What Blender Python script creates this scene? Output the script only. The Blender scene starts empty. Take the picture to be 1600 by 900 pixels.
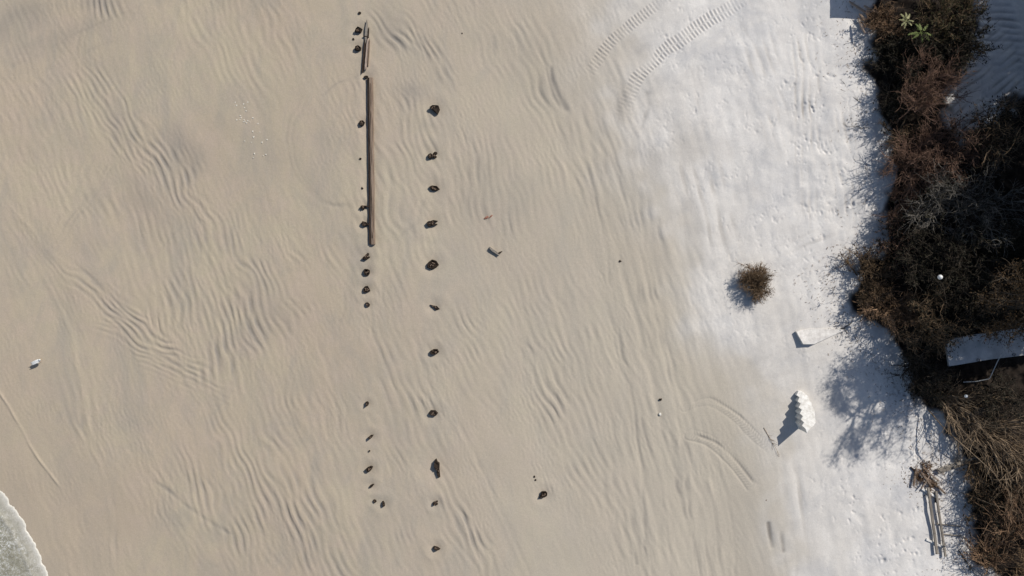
import bpy, math, random
import numpy as np
R = math.radians
S = bpy.context.scene
COL = S.collection
CAMH = 40.0            # drone height above the beach
PX = 32.0              # photo pixels per metre on the beach

# ------------------------------------------------------------------ camera, sky, sun, exposure
cam = bpy.data.objects.new('camera', bpy.data.cameras.new('camera')); COL.objects.link(cam)
cam.location = (0, 0, CAMH); cam.rotation_euler = (0, 0, 0)
cam.data.sensor_width = 36; cam.data.lens = 36*CAMH/50.0
cam.data.clip_end = 3000; cam.data.clip_start = 0.5
S.camera = cam
SUN_EL = 42.0
sdir = np.array([0.76, 0.65]); sdir /= np.linalg.norm(sdir)      # horizontal direction towards the sun
SUN_AZ = math.degrees(math.atan2(sdir[0], sdir[1]))              # clockwise from +Y
w = bpy.data.worlds.new('World'); S.world = w; w.use_nodes = True
nt = w.node_tree; nt.nodes.clear()
sky = nt.nodes.new('ShaderNodeTexSky'); sky.sky_type = 'NISHITA'; sky.sun_disc = False
sky.sun_elevation = R(SUN_EL); sky.sun_rotation = R(SUN_AZ)
sky.air_density = 1.0; sky.dust_density = 1.0; sky.ozone_density = 1.2
bg = nt.nodes.new('ShaderNodeBackground'); bg.inputs[1].default_value = 0.08
wo = nt.nodes.new('ShaderNodeOutputWorld')
nt.links.new(sky.outputs[0], bg.inputs[0]); nt.links.new(bg.outputs[0], wo.inputs[0])
sl = bpy.data.lights.new('sun', 'SUN'); sl.energy = 3.9; sl.angle = R(0.55); sl.color = (1.0, 0.955, 0.88)
so = bpy.data.objects.new('sun', sl); COL.objects.link(so)
so.rotation_euler = (R(90-SUN_EL), 0, -R(SUN_AZ) + math.pi)
from mathutils import Vector
_d = Vector((-sdir[0]*math.cos(R(SUN_EL)), -sdir[1]*math.cos(R(SUN_EL)), -math.sin(R(SUN_EL))))
so.rotation_euler = _d.to_track_quat('-Z', 'Y').to_euler()
S.view_settings.view_transform = 'Standard'; S.view_settings.look = 'None'
S.view_settings.exposure = 0.0; S.view_settings.gamma = 1.0

rng = np.random.default_rng(7)

# ------------------------------------------------------------------ node material helper
class NM:
    def __init__(s, name):
        s.m = bpy.data.materials.new(name); s.m.use_nodes = True
        s.t = s.m.node_tree; s.t.nodes.clear()
        s.out = s.n('ShaderNodeOutputMaterial'); s.b = s.n('ShaderNodeBsdfPrincipled')
        s.t.links.new(s.b.outputs[0], s.out.inputs[0])
    def n(s, k, **kw):
        x = s.t.nodes.new(k)
        for a, v in kw.items(): setattr(x, a, v)
        return x
    def l(s, a, b): s.t.links.new(a, b)
    def pos(s):
        return s.n('ShaderNodeNewGeometry').outputs['Position']
    def obj(s):
        return s.n('ShaderNodeTexCoord').outputs['Object']
    def noise(s, vec, scale, detail=4, rough=.55, dist=0):
        x = s.n('ShaderNodeTexNoise'); s.l(vec, x.inputs['Vector'])
        x.inputs['Scale'].default_value = scale; x.inputs['Detail'].default_value = detail
        x.inputs['Roughness'].default_value = rough; x.inputs['Distortion'].default_value = dist
        return x.outputs['Fac']
    def stretch(s, vec, sc, rz=0):
        x = s.n('ShaderNodeMapping'); s.l(vec, x.inputs[0]); x.inputs['Scale'].default_value = sc
        x.inputs['Rotation'].default_value = (0, 0, rz); return x.outputs[0]
    def rng(s, v, a, b, c=0., d=1.):
        x = s.n('ShaderNodeMapRange'); s.l(v, x.inputs[0])
        for i, q in enumerate((a, b, c, d)): x.inputs[i+1].default_value = q
        return x.outputs[0]
    def math(s, op, a, b=None):
        x = s.n('ShaderNodeMath', operation=op)
        for i, q in enumerate((a, b)):
            if q is None: continue
            if isinstance(q, (int, float)): x.inputs[i].default_value = q
            else: s.l(q, x.inputs[i])
        return x.outputs[0]
    def mix(s, f, a, b, mode='MIX'):
        x = s.n('ShaderNodeMix', data_type='RGBA', blend_type=mode)
        for i, q in ((0, f), (6, a), (7, b)):
            if isinstance(q, (int, float)): x.inputs[i].default_value = q
            elif isinstance(q, tuple): x.inputs[i].default_value = (*q, 1)
            else: s.l(q, x.inputs[i])
        return x.outputs[2]
    def attr(s, name):
        x = s.n('ShaderNodeAttribute', attribute_name=name); return x.outputs['Fac']
    def bump(s, h, strength, dist=.02):
        x = s.n('ShaderNodeBump'); s.l(h, x.inputs['Height'])
        x.inputs['Strength'].default_value = strength; x.inputs['Distance'].default_value = dist
        s.l(x.outputs[0], s.b.inputs['Normal']); return x
    def set(s, col=None, rough=.9, spec=.2):
        if col is not None:
            if isinstance(col, tuple): s.b.inputs['Base Color'].default_value = (*col, 1)
            else: s.l(col, s.b.inputs['Base Color'])
        s.b.inputs['Roughness'].default_value = rough
        s.b.inputs['Specular IOR Level'].default_value = spec
        return s.m

def mottled(name, c1, c2, scale=3., rough=.9, stretch=(1, 1, 1), bump=.3, bscale=30, spec=.15):
    m = NM(name); p = m.obj()
    f = m.noise(m.stretch(p, stretch), scale, 6, .65)
    c = m.mix(m.rng(f, .35, .65), c1, c2)
    g = m.noise(m.stretch(p, stretch), bscale, 3)
    m.bump(g, bump, .02)
    return m.set(c, rough, spec)

# ------------------------------------------------------------------ ground height and photo mapping
def sst(a, b, x):
    t = np.clip((x-a)/(b-a), 0, 1); return t*t*(3-2*t)

def seg_dist(P, Q, x, y):
    """distance to an open polyline (points P) and nearest arc length"""
    best = np.full(np.shape(x), 1e9); arc = np.zeros(np.shape(x)); side = np.zeros(np.shape(x)); acc = 0
    for (ax, ay), (bx, by) in zip(P[:-1], P[1:]):
        dx, dy = bx-ax, by-ay; L = math.hypot(dx, dy)
        t = np.clip(((x-ax)*dx+(y-ay)*dy)/(L*L), 0, 1)
        ex, ey = x-(ax+t*dx), y-(ay+t*dy); d = np.hypot(ex, ey)
        m = d < best
        best = np.where(m, d, best); arc = np.where(m, acc+t*L, arc)
        side = np.where(m, np.sign(dx*ey-dy*ex), side); acc += L
    return best, arc, side

def inside(poly, x, y):
    r = np.zeros(np.shape(x), bool); n = len(poly)
    for i in range(n):
        (ax, ay), (bx, by) = poly[i], poly[(i+1) % n]
        c = ((ay > y) != (by > y)) & (x < (bx-ax)*(y-ay)/((by-ay) if by != ay else 1e-9)+ax)
        r ^= c
    return r

def sdf(poly, x, y):
    d, _, _ = seg_dist(poly+[poly[0]], None, x, y)
    return np.where(inside(poly, x, y), d, -d)

def smooth(pts, n=12):
    """Catmull-Rom through the points"""
    P = [np.array(p, float) for p in pts]; P = [2*P[0]-P[1]]+P+[2*P[-1]-P[-2]]
    out = []
    for i in range(1, len(P)-2):
        for k in range(n):
            t = k/n
            out.append(.5*((2*P[i])+(-P[i-1]+P[i+1])*t+(2*P[i-1]-5*P[i]+4*P[i+1]-P[i+2])*t*t+(-P[i-1]+3*P[i]-3*P[i+1]+P[i+2])*t**3))
    out.append(P[-2]); return np.array(out)

DUNE_EDGE = [(1395, -900), (1370, -200), (1358, 10), (1372, 90), (1375, 150), (1395, 215), (1400, 270), (1392, 340), (1385, 400), (1345, 430),
             (1345, 470), (1375, 500), (1440, 545), (1450, 620), (1500, 680), (1530, 740), (1520, 800), (1530, 850), (1548, 900), (1570, 1100), (1600, 1900)]
SHORE = [tuple(p) for p in smooth([(-1500, -1200), (-700, -200), (-300, 380), (-120, 630), (-40, 727), (0, 768), (28, 802), (48, 836), (63, 868), (75, 900), (88, 945), (150, 1150), (330, 1600), (700, 2600)], 8)]

def base(x, y):
    u = 800+PX*np.asarray(x, float); v = 450-PX*np.asarray(y, float)
    z = .5*sst(60, 1300, u)
    d, _, s = seg_dist(DUNE_EDGE, None, u, v)
    z = z+.35*sst(-5, 60, -d*s)                                    # low dune behind the beach
    d, _, s = seg_dist(SHORE, None, u, v)
    z = z-np.clip(sst(0, 1, -(-d*s)/8.)*.015+np.clip(d*s, 0, 3000)*.0009, 0, 2.5)   # under the water
    return z

def G(px, py, dz=0.):
    """ground point whose point dz above it is seen at the photo's (px, py)"""
    z = 0.
    for _ in range(8):
        k = (CAMH-(z+dz))/CAMH
        x, y = (px-800)/PX*k, (450-py)/PX*k
        z = float(base(x, y))
    return Vector((x, y, z))

# ------------------------------------------------------------------ mesh helpers
def link(name, me, mat=None, parent=None, smooth_=False):
    o = bpy.data.objects.new(name, me); COL.objects.link(o)
    if mat is not None: me.materials.append(mat)
    if parent is not None: o.parent = parent
    if smooth_: me.polygons.foreach_set('use_smooth', np.ones(len(me.polygons), bool))
    return o

def fast_mesh(name, V, F):
    """V (n,3), F (m,k) all faces of k corners"""
    V = np.asarray(V, np.float32); F = np.asarray(F, np.int32); k = F.shape[1]
    me = bpy.data.meshes.new(name)
    me.vertices.add(len(V)); me.vertices.foreach_set('co', V.ravel())
    me.loops.add(F.size); me.loops.foreach_set('vertex_index', F.ravel())
    me.polygons.add(len(F)); me.polygons.foreach_set('loop_start', np.arange(0, F.size, k, dtype=np.int32))
    me.update(calc_edges=True); me.validate()
    return me

def fattr(me, name, a):
    at = me.attributes.new(name, 'FLOAT', 'POINT'); at.data.foreach_set('value', np.asarray(a, np.float32).ravel())

def tubes(paths, radii, sides=3):
    """paths (N,K,3), radii (N,K) -> V, F"""
    paths = np.asarray(paths, float); N, K, _ = paths.shape
    T = np.gradient(paths, axis=1); T /= np.linalg.norm(T, axis=2, keepdims=True)+1e-9
    up = np.where(np.abs(T[..., 2:3]) > .9, np.array([1., 0, 0]), np.array([0, 0, 1.]))
    A = np.cross(T, up); A /= np.linalg.norm(A, axis=2, keepdims=True)+1e-9
    B = np.cross(T, A)
    an = np.arange(sides)*2*np.pi/sides
    V = paths[:, :, None]+radii[:, :, None, None]*(np.cos(an)[None, None, :, None]*A[:, :, None]+np.sin(an)[None, None, :, None]*B[:, :, None])
    idx = np.arange(N*K*sides).reshape(N, K, sides)
    a = idx[:, :-1]; b = idx[:, 1:]
    F = np.stack([a, np.roll(a, -1, 2), np.roll(b, -1, 2), b], -1).reshape(-1, 4)
    c0 = V.reshape(-1, 3)
    if sides == 4:
        F = np.concatenate([F, idx[:, 0][:, ::-1].reshape(-1, 4), idx[:, -1].reshape(-1, 4)])
    return c0, F

def tag(o, label=None, cat=None, group=None, kind=None):
    if label: o['label'] = label
    if cat: o['category'] = cat
    if group: o['group'] = group
    if kind: o['kind'] = kind
    return o

def empty(name, loc, label, cat, group=None, rz=0):
    o = bpy.data.objects.new(name, None); COL.objects.link(o); o.location = loc; o.rotation_euler.z = rz
    o.empty_display_size = .3
    return tag(o, label, cat, group)

# ------------------------------------------------------------------ ground sheet: grid, ripples, tracks
st = .035
fx = np.arange(-26.6, 26.61, st); fy = np.arange(-15.2, 15.21, st)
def ext(a):
    far = a[-1]+np.cumsum(np.geomspace(.1, 160, 36)); near = a[0]-np.cumsum(np.geomspace(.1, 160, 36))[::-1]
    return np.concatenate([near, a, far])
gx, gy = ext(fx), ext(fy); e = 36
X, Y = np.meshgrid(gx, gy)
Z = base(X, Y)
U = 800+X*PX*CAMH/(CAMH-Z); Vv = 450-Y*PX*CAMH/(CAMH-Z)       # photo position of every ground point
sub = (slice(e, e+len(fy)), slice(e, e+len(fx)))
u, v = U[sub], Vv[sub]; ny, nx = u.shape

FX = np.fft.fftfreq(nx, st)[None, :]; FY = np.fft.fftfreq(ny, st)[:, None]
FR = np.hypot(FX, FY)+1e-9; FA = np.arctan2(FY, FX)
def field(seed, filt):
    r = np.random.default_rng(seed).standard_normal((ny, nx))
    g = np.real(np.fft.ifft2(np.fft.fft2(r)*filt)); return g/g.std()
def gabor(ang, lam, seed, bw=.17, ab=8.):
    """broken parallel ripples: crests run down-right at `ang` degrees in the photo, spacing lam (photo px)"""
    f0 = PX/lam; th = math.atan2(math.cos(R(ang)), math.sin(R(ang)))
    d = (FA-th+np.pi/2) % np.pi-np.pi/2
    return field(seed, np.exp(-((FR-f0)/(bw*f0))**2/2)*np.exp(-(d/R(ab))**2/2))
def blur_noise(lam, seed, ax=1., ay=1.):
    s = lam/PX
    return field(seed, np.exp(-((FX*ax*s)**2+(FY*ay*s)**2)*2.2))
def sweep(ang, along, across, seed):
    """streaky noise, long axis down-right at ang"""
    c, s_ = math.cos(R(ang)), math.sin(R(ang))
    fa = FX*c-FY*s_; fc = FX*s_+FY*c
    return field(seed, np.exp(-((fa*along/PX)**2+(fc*across/PX)**2)*2.2)*(FR > .05))
n1 = blur_noise(120, 1); n2 = blur_noise(60, 2); n3 = blur_noise(28, 3); n4 = blur_noise(260, 4)
wk_ = 1-.85*sst(820, 980, u); wx_, wy_ = blur_noise(46, 5)*wk_, blur_noise(40, 6)*wk_
IX = np.clip(np.arange(nx)[None]+wx_*2.1+n3*.25, 0, nx-1.01); IY = np.clip(np.arange(ny)[:, None]+wy_*3., 0, ny-1.01)
jx, jy = IX.astype(int), IY.astype(int); qx, qy = IX-jx, IY-jy
def warp(g): return (g[jy, jx]*(1-qx)+g[jy, jx+1]*qx)*(1-qy)+(g[jy+1, jx]*(1-qx)+g[jy+1, jx+1]*qx)*qy
H = np.zeros_like(u); damp_shade = np.zeros_like(u)
def ell(cx, cy, ra, rb, ang, soft=.55):
    c, s_ = math.cos(R(ang)), math.sin(R(ang))
    a = (u-cx)*c+(v-cy)*s_; b = -(u-cx)*s_+(v-cy)*c
    d = np.hypot(a/ra, b/rb)+.16*n2+.1*n3
    return 1-sst(1-soft, 1.22, d)
# (centre, half length, half width, axis) (crest angle, spacing) (height m)
RIP = [
 (185, 195, 155, 42, 58, 58, 12, .0075), (265, 270, 95, 48, 60, 62, 13, .0125), (150, 120, 60, 40, 60, 72, 13, .004),
 (150, 10, 60, 26, 10, 78, 13, .010), (60, 60, 60, 40, -30, 70, 12, .0035),
 (265, 440, 120, 60, 70, 76, 15, .007), (330, 370, 110, 55, 60, 66, 14, .0065), (385, 470, 110, 62, 60, 72, 15, .012), (350, 560, 60, 70, 0, 82, 16, .0105),
 (200, 500, 150, 26, 38, 38, 12, .0075), (250, 550, 130, 34, 30, 27, 11, .0065),
 (455, 485, 45, 16, -20, 60, 13, .007),
 (60, 400, 150, 30, 62, 62, 24, .004), (120, 640, 120, 34, 70, 72, 22, .0045),
 (300, 660, 90, 60, 60, 62, 12, .003), (345, 800, 110, 34, 55, 72, 14, .0085), (385, 760, 150, 34, 66, 66, 15, .008), (470, 800, 170, 60, 66, 66, 16, .010), (330, 850, 70, 40, 20, 60, 13, .005),
 (520, 640, 170, 36, 80, 76, 17, .005), (560, 860, 60, 46, 60, 64, 15, .006),
 (625, 55, 55, 34, 30, 52, 13, .0125), (680, 90, 60, 22, 60, 62, 14, .009), (650, 200, 75, 36, 75, 68, 14, .0095), (720, 250, 90, 32, 80, 76, 14, .006),
 (800, 100, 130, 42, 66, 64, 14, .0058), (850, 140, 130, 20, 64, 64, 16, .007), (770, 300, 110, 60, 80, 80, 15, .0065), (610, 320, 70, 20, 80, 78, 15, .007),
 (870, 270, 130, 46, 70, 72, 15, .0055), (650, 600, 130, 60, 60, 66, 17, .0065), (740, 560, 120, 60, 60, 62, 15, .0045),
 (610, 690, 60, 30, 60, 62, 16, .0055), (730, 830, 110, 28, 62, 66, 15, .011), (640, 860, 60, 40, 60, 68, 13, .0055),
 (880, 650, 190, 60, 66, 64, 15, .0065), (860, 500, 150, 60, 70, 70, 15, .004), (945, 620, 210, 46, 72, 74, 17, .0065), (990, 780, 170, 54, 80, 80, 20, .009), (1050, 660, 120, 40, 70, 76, 22, .010),
 (960, 330, 260, 46, 74, 75, 22, .0075), (1010, 330, 170, 26, 76, 78, 17, .009), (1105, 850, 100, 30, 84, 84, 24, .009), (1000, 480, 160, 40, 76, 76, 22, .005),
 (1240, 800, 120, 26, 88, 84, 22, .010), (1260, 180, 200, 30, 88, 84, 13, .011), (1190, 110, 130, 40, 75, 70, 16, .008), (1100, 300, 130, 60, 80, 78, 24, .010),
 (1320, 250, 120, 30, 88, 80, 13, .009), (1280, 400, 80, 50, 20, -25, 20, .005), (1240, 560, 70, 60, 10, -20, 26, .003),
 (1560, 120, 140, 70, -40, -38, 14, .03), (1550, 60, 80, 50, 0, 5, 13, .02),
]
cache = {}
amp_mod = .45+.5*np.clip(n3*.35+n2*.55+.8, 0, 2)
for i, (cx, cy, ra, rb, ax, ang, lam, h) in enumerate(RIP):
    m = ell(cx, cy, ra, rb, ax)
    if m.max() <= 0: continue
    g = gabor(ang, lam*.86, 100+i, .2, 9)
    if h < .02: g = warp(g)
    h *= 1. if cx > 900 else (1.62 if .0064 < h < .02 else 1.15)
    H += m*amp_mod*h*1.25*(.62*np.tanh(g*.9)-.2*np.exp(-.8*g)+.2)
    damp_shade = np.maximum(damp_shade, m*np.clip(amp_mod, 0, 1.3)*min(h, .02)*58*sst(-.1, 1.9, -np.roll(g, -1, 1)))   # troughs darkened: some moisture, plus ripple shade put into the colour
# faint ripples everywhere on the lower beach, plus sweeping lineation
low = 1-sst(1000, 1250, u+.25*(450-v))
faint = np.clip(.45+.45*n1, 0, 1.2)
H += low*faint*.0030*warp(gabor(67, 13, 61, .25, 12))+low*.0011*np.clip(.6+.6*n2, 0, 2)*gabor(70, 7.5, 62, .3, 22)
H += .0044*sweep(76, 480, 12, 71)*sst(760, 1000, u)*np.clip(.7+.5*n1, 0, 1.4)
H += .0018*sweep(66, 200, 12, 72)*low
H += .0009*field(73, np.exp(-(FR*5/PX)**2*2))
H += .02*blur_noise(150, 74)+.006*blur_noise(45, 75)
dry_line = smooth([(930, -300), (945, -60), (950, 60), (965, 160), (995, 270), (1045, 370), (1078, 460), (1100, 530), (1150, 580), (1205, 630), (1210, 720), (1205, 800), (1218, 900), (1240, 1200)], 6)
dl, _, ds = seg_dist([tuple(p) for p in dry_line], None, u, v)
dd = -dl*ds + 9*n2+5*n3
wd_ = 105-50*sst(150, 460, v)
dry = sst(-1.2*wd_, 1.1*wd_, dd)*.55+sst(-14, 34, dd+10*n3)*.15+.30*sst(-20, 240, dd+12*n2)
dry = np.clip(dry, 0, 1)
# wave of small lumps, footprints and scuffs on the dry sand
pock = np.clip(gabor(80, 9, 81, .5, 60)*.5+blur_noise(8, 82)*.6-.55, 0, 3)
foot = np.clip(ell(1265, 170, 200, 34, 88)+ell(1330, 300, 170, 36, 85)+.9*ell(1310, 420, 60, 40, 0)+.8*ell(1440, 720, 200, 60, 60)+.8*ell(1400, 860, 70, 40, 80)+.6*ell(1335, 780, 140, 16, 88)+.35*sst(0, 120, dd), 0, 1)
H -= .033*pock*foot*np.clip(.75+.5*n3+.3*n2, .1, 1.6)
H -= .02*foot*np.clip(blur_noise(15, 87)*.7-.5, 0, 2)
H += dry*(.0045*blur_noise(16, 83)+.010*blur_noise(34, 84))
H += dry*.006*sweep(82, 120, 14, 85)
# ridge lines and single marks on the beach
def groove(pts, width, depth, edge=0.):
    global H
    P = [tuple(p) for p in smooth(pts, 8)]
    x0, x1 = min(p[0] for p in P)-60, max(p[0] for p in P)+60; y0, y1 = min(p[1] for p in P)-60, max(p[1] for p in P)+60
    cx = np.where((u[ny//2] > x0) & (u[ny//2] < x1))[0]; cy = np.where((v[:, nx//2] > y0) & (v[:, nx//2] < y1))[0]
    if not len(cx) or not len(cy): return
    s_ = (slice(cy[0], cy[-1]+1), slice(cx[0], cx[-1]+1))
    d, a, sd = seg_dist(P, None, u[s_]+1.2*n3[s_], v[s_]+1.2*n3[s_]); L = a.max()
    f = sst(0, .12*L, a)*(1-sst(.88*L, L, a))*np.clip(.75+.4*n3[s_], .35, 1.5)
    damp_shade[s_] = np.maximum(damp_shade[s_], np.clip(depth*26, 0, .9)*f*np.exp(-(d/width)**2))
    H[s_] += -depth*f*np.exp(-(d/width)**2)+edge*f*np.exp(-((d-width*1.8)/width)**2)
groove([(222, 742), (260, 765), (300, 797), (335, 820), (370, 842)], 3.5, .02)
groove([(860, 100), (868, 135), (890, 180)], 4, .028)
groove([(835, 70), (850, 100), (866, 150), (880, 175)], 3, .018)
groove([(-10, 595), (0, 612), (20, 645), (42, 688), (60, 716), (100, 768)], 1.9, -.034)
groove([(970, 140), (978, 165), (995, 195)], 4, .02)
groove([(1012, 140), (1008, 180), (996, 205)], 4, .035)
groove([(905, 160), (925, 215), (955, 250)], 3, .015)
groove([(1105, 740), (1118, 790), (1128, 860), (1132, 920)], 3.5, -.02)
groove([(1030, 660), (1060, 760), (1080, 850)], 4, .018)
groove([(960, 240), (985, 350), (1020, 470), (1060, 600)], 4, .012)
groove([(1000, 280), (1040, 370), (1075, 480), (1090, 560)], 7, -.02)
groove([(510, 50), (540, 40), (560, 25)], 3, .006)
groove([(500, 155), (530, 132), (562, 118)], 2.5, .009)
groove([(0, 310), (40, 350), (80, 395), (120, 430)], 4, -.009)
groove([(100, 400), (150, 440), (210, 500), (280, 560)], 3, .012)
groove([(210, 50), (110, 95), (60, 115)], 4, .006)
groove([(1202, 815), (1205, 835), (1207, 860)], 3.5, .03); groove([(1218, 818), (1222, 840), (1226, 868)], 3.5, .03)
groove([(990, 862), (996, 885)], 2.5, .02); groove([(1008, 855), (1011, 880)], 2.5, .015)
for k_, q_ in enumerate([[(140, 240), (100, 310), (60, 380)], [(175, 250), (120, 330), (70, 400)], [(0, 330), (60, 420), (110, 520), (130, 620), (150, 700)], [(20, 350), (90, 440), (130, 540), (145, 640)],
      [(90, 570), (110, 650), (150, 720), (170, 800), (175, 900)], [(480, 140), (450, 200), (460, 270), (510, 320), (560, 320)], [(330, 290), (250, 380), (190, 440)], [(500, 400), (540, 470), (520, 540), (560, 590)],
      [(600, 380), (640, 350), (660, 300)], [(1090, 40), (1080, 100), (1095, 180)], [(930, 300), (960, 400), (985, 520), (1030, 640)], [(950, 290), (985, 400), (1010, 520), (1050, 620)], [(0, 110), (100, 60), (230, 0)], [(110, 130), (125, 60), (130, 10)],
      [(700, 640), (740, 720), (800, 850), (830, 920)], [(420, 540), (450, 640), (500, 760), (560, 900)], [(1090, 620), (1060, 700), (1100, 800), (1110, 900)]]):
    groove(q_, 3.2, .008*(1 if k_ % 2 else -1)); groove([(a+9, b+2) for a, b in q_], 3., .006)
groove([(905, 120), (960, 260), (1000, 400), (1040, 560), (1070, 720), (1090, 920)], 3., .011, .004)
groove([(930, 160), (990, 330), (1030, 480), (1062, 620)], 3., .011, .004)
groove([(870, 120), (930, 300), (960, 480), (1000, 700), (1010, 920)], 3., .011, .004)
groove([(1000, 640), (1035, 780), (1050, 920)], 3., .011, .004)
groove([(1112, 700), (1140, 800), (1150, 920)], 3., .011, .004)
# caterpillar and tyre tracks
TRK = np.zeros_like(u)
def track(pts, half, period, depth, edge=.0, fade=.15, rough=.4, slant=.5):
    global H
    P = [tuple(p) for p in smooth(pts, 10)]
    x0, x1 = min(p[0] for p in P)-40, max(p[0] for p in P)+40; y0, y1 = min(p[1] for p in P)-40, max(p[1] for p in P)+40
    cx = np.where((u[ny//2] > x0) & (u[ny//2] < x1))[0]; cy = np.where((v[:, nx//2] > y0) & (v[:, nx//2] < y1))[0]
    s_ = (slice(cy[0], cy[-1]+1), slice(cx[0], cx[-1]+1))
    d, a, sd = seg_dist(P, None, u[s_]+.8*n3[s_], v[s_]+.8*n3[s_]); L = a.max()
    m = (1-sst(half*.82, half*1.05, d))*(1-sst((1-fade)*L, L, a))*sst(0, .04*L, a)
    m *= np.clip(1+rough*(n3[s_]*.6+n2[s_]*.5), .06, 1.3)
    ph = a/period*2*np.pi+np.abs(d)*slant/period*2*np.pi
    bars = np.clip(np.sin(ph)*1.6, -1, 1)
    lane = np.where(d < half*.12, .2, 1.)
    H[s_] += m*(depth*.5*bars*lane-depth*.25)
    TRK[s_] = np.maximum(TRK[s_], m*(.5-.5*bars*lane))  # hollows between the tread bars; their shade goes into the sand colour
    ed = np.exp(-((d-half)/1.6)**2)*(1-sst((1-fade)*L, L, a))
    H[s_] += edge*ed*np.where(sd > 0, 1, .4)
track([(1095, -35), (1040, -2), (1000, 28), (962, 60), (935, 92), (912, 122)], 9, 5.8, .026, .004, slant=.05, rough=.75)
track([(1210, -30), (1140, 12), (1085, 46), (1035, 84), (1000, 118), (978, 158), (968, 200)], 11.5, 6.0, .028, .003, .3, slant=.05, rough=.7)
track([(1070, 636), (1108, 626), (1148, 650), (1180, 682), (1212, 708)], 8, 4.9, .008, -.010, .2, .9)
track([(1078, 680), (1110, 690), (1140, 716), (1162, 742), (1178, 765)], 9, 4.9, .007, -.020, .04, .9)
groove([(1086, 680), (1120, 693), (1152, 722), (1182, 760)], 2.4, .040, .004); groove([(1075, 630), (1108, 622), (1150, 646), (1182, 676)], 2.2, .026, .004)
groove([(1090, 622), (1130, 634), (1162, 655), (1195, 690)], 1.6, .012, .003)
# leaf debris under the scrub, with the shade there put into its tone
VEG = [(1352, -60), (1348, 10), (1352, 70), (1350, 110), (1362, 150), (1380, 205), (1385, 250), (1380, 330), (1372, 360), (1368, 392), (1338, 405), (1320, 435),
       (1322, 465), (1340, 488), (1385, 520), (1430, 560), (1436, 628), (1470, 660), (1515, 725), (1512, 800), (1520, 860), (1545, 905), (1580, 1000), (1790, 1000),
       (1790, 90), (1596, 112), (1565, 180), (1500, 214), (1478, 190), (1488, 132), (1520, 88), (1528, 35), (1505, -60)]
vs = sdf(VEG, u, v)+7*n3+4*blur_noise(14, 91)
litter_shade = sst(-7, 14, vs)
H += litter_shade*(.03*blur_noise(10, 92)+.05*blur_noise(26, 93))

# stump rows (photo px): x, y, width, length, turn, height, kind
ROWL = [(562, 20, 5, 4, 0, .08, 'tip'), (559, 47, 12, 10, 20, .26, 'wedge'), (552, 61, 4, 4, 0, .07, 'tip'), (559, 75, 11, 10, -35, .24, 'block'), (572, 120, 7, 5, 20, .12, 'tip'),
        (565, 192, 10, 10, 10, .22, 'block'), (563, 248, 4, 4, 0, .07, 'tip'), (566, 294, 4, 4, 0, .07, 'tip'), (567, 323, 10, 10, -30, .22, 'splinter'), (569, 350, 11, 11, 0, .22, 'block'),
        (571, 401, 13, 10, 30, .24, 'splinter'), (573, 425, 12, 12, 30, .22, 'hollow'), (573, 452, 12, 12, 25, .22, 'hollow'), (574, 476, 9, 8, -45, .18, 'block'),
        (573, 631, 6, 8, 10, .18, 'block'), (579, 683, 11, 6, 38, .20, 'block'), (577, 705, 3, 3, 0, .05, 'tip'), (577, 733, 12, 9, 28, .22, 'hollow'),
        (581, 759, 8, 4, 30, .12, 'tip'), (585, 783, 7, 6, -20, .12, 'block'), (599, 787, 4, 11, 12, .14, 'block')]
ROWR = [(678, 169, 18, 12, -12, .30, 'wedge'), (675, 242, 18, 12, 6, .26, 'splinter'), (677, 294, 16, 8, -8, .20, 'hollow'), (675, 349, 17, 11, 5, .26, 'fork'), (676, 413, 17, 13, 0, .26, 'hollow'),
        (678, 479, 14, 5, -25, .12, 'wedge'), (679, 550, 13, 9, 0, .20, 'hollow'), (677, 646, 16, 10, 4, .24, 'block'), (683, 731, 9, 34, 6, .30, 'slab'), (680, 786, 10, 9, 10, .20, 'splinter'), (681, 857, 12, 7, -10, .20, 'block')]
OUTL = [(850, 773, 14, 9, 22, .22, 'hollow')]
for (a, b, wd, ln, *_r) in ROWL+ROWR+OUTL:
    if max(wd, ln) < 6: continue
    s = max(wd, ln)*.55+2; d = np.hypot(u-a, v-b)
    k = d < 60
    H[k] += (-.05*np.exp(-(d[k]/(s*1.0))**2)+.012*np.exp(-((d[k]-s*2)/(s*.7))**2))*min(1, max(wd, ln)/12)
for (a, b, s, dp) in ((577, 300, 0, 0),):
    d, _, sd = seg_dist([(576, 118), (581, 382)], None, u, v); k = d < 60
    H[k] += -.03*np.exp(-(d[k]/8.)**2)+.014*np.exp(-((d[k]-18)/7.)**2)
# moist tone round the stumps and on the low beach
for (cx, cy, ra, rb, an, s) in ((572, 430, 60, 14, 90, .5), (577, 740, 30, 14, 80, .6), (640, 140, 34, 26, 0, .8), (220, 300, 90, 30, 60, .45), (180, 190, 70, 26, 55, .4), (350, 520, 80, 50, 60, .4), (130, 45, 120, 26, -20, .5), (850, 120, 70, 26, 64, .4), (1020, 250, 60, 26, 80, .6), (1080, 330, 70, 20, 80, .5), (30, 25, 90, 34, -25, .8), (150, 4, 50, 18, 0, .8), (285, 235, 60, 34, 60, .75), (620, 60, 56, 30, 40, .7), (972, 165, 40, 15, 100, 1.1), (1000, 75, 22, 14, 30, .5),
                               (1060, 210, 60, 36, 60, .35), (400, 480, 80, 60, 60, .35), (1010, 320, 120, 30, 75, .3), (450, 830, 90, 60, 60, .35), (760, 300, 130, 90, 80, .25), (1040, 640, 40, 16, 10, .2), (1200, 835, 60, 22, 90, .25), (1140, 690, 90, 60, 40, .25), (1170, 850, 110, 50, 80, .35)):
    damp_shade = np.maximum(damp_shade, s*ell(cx, cy, ra, rb, an, .9))
damp_shade = np.maximum(damp_shade*np.clip(1+.25*n3, .4, 1.5), .34*TRK)
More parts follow.
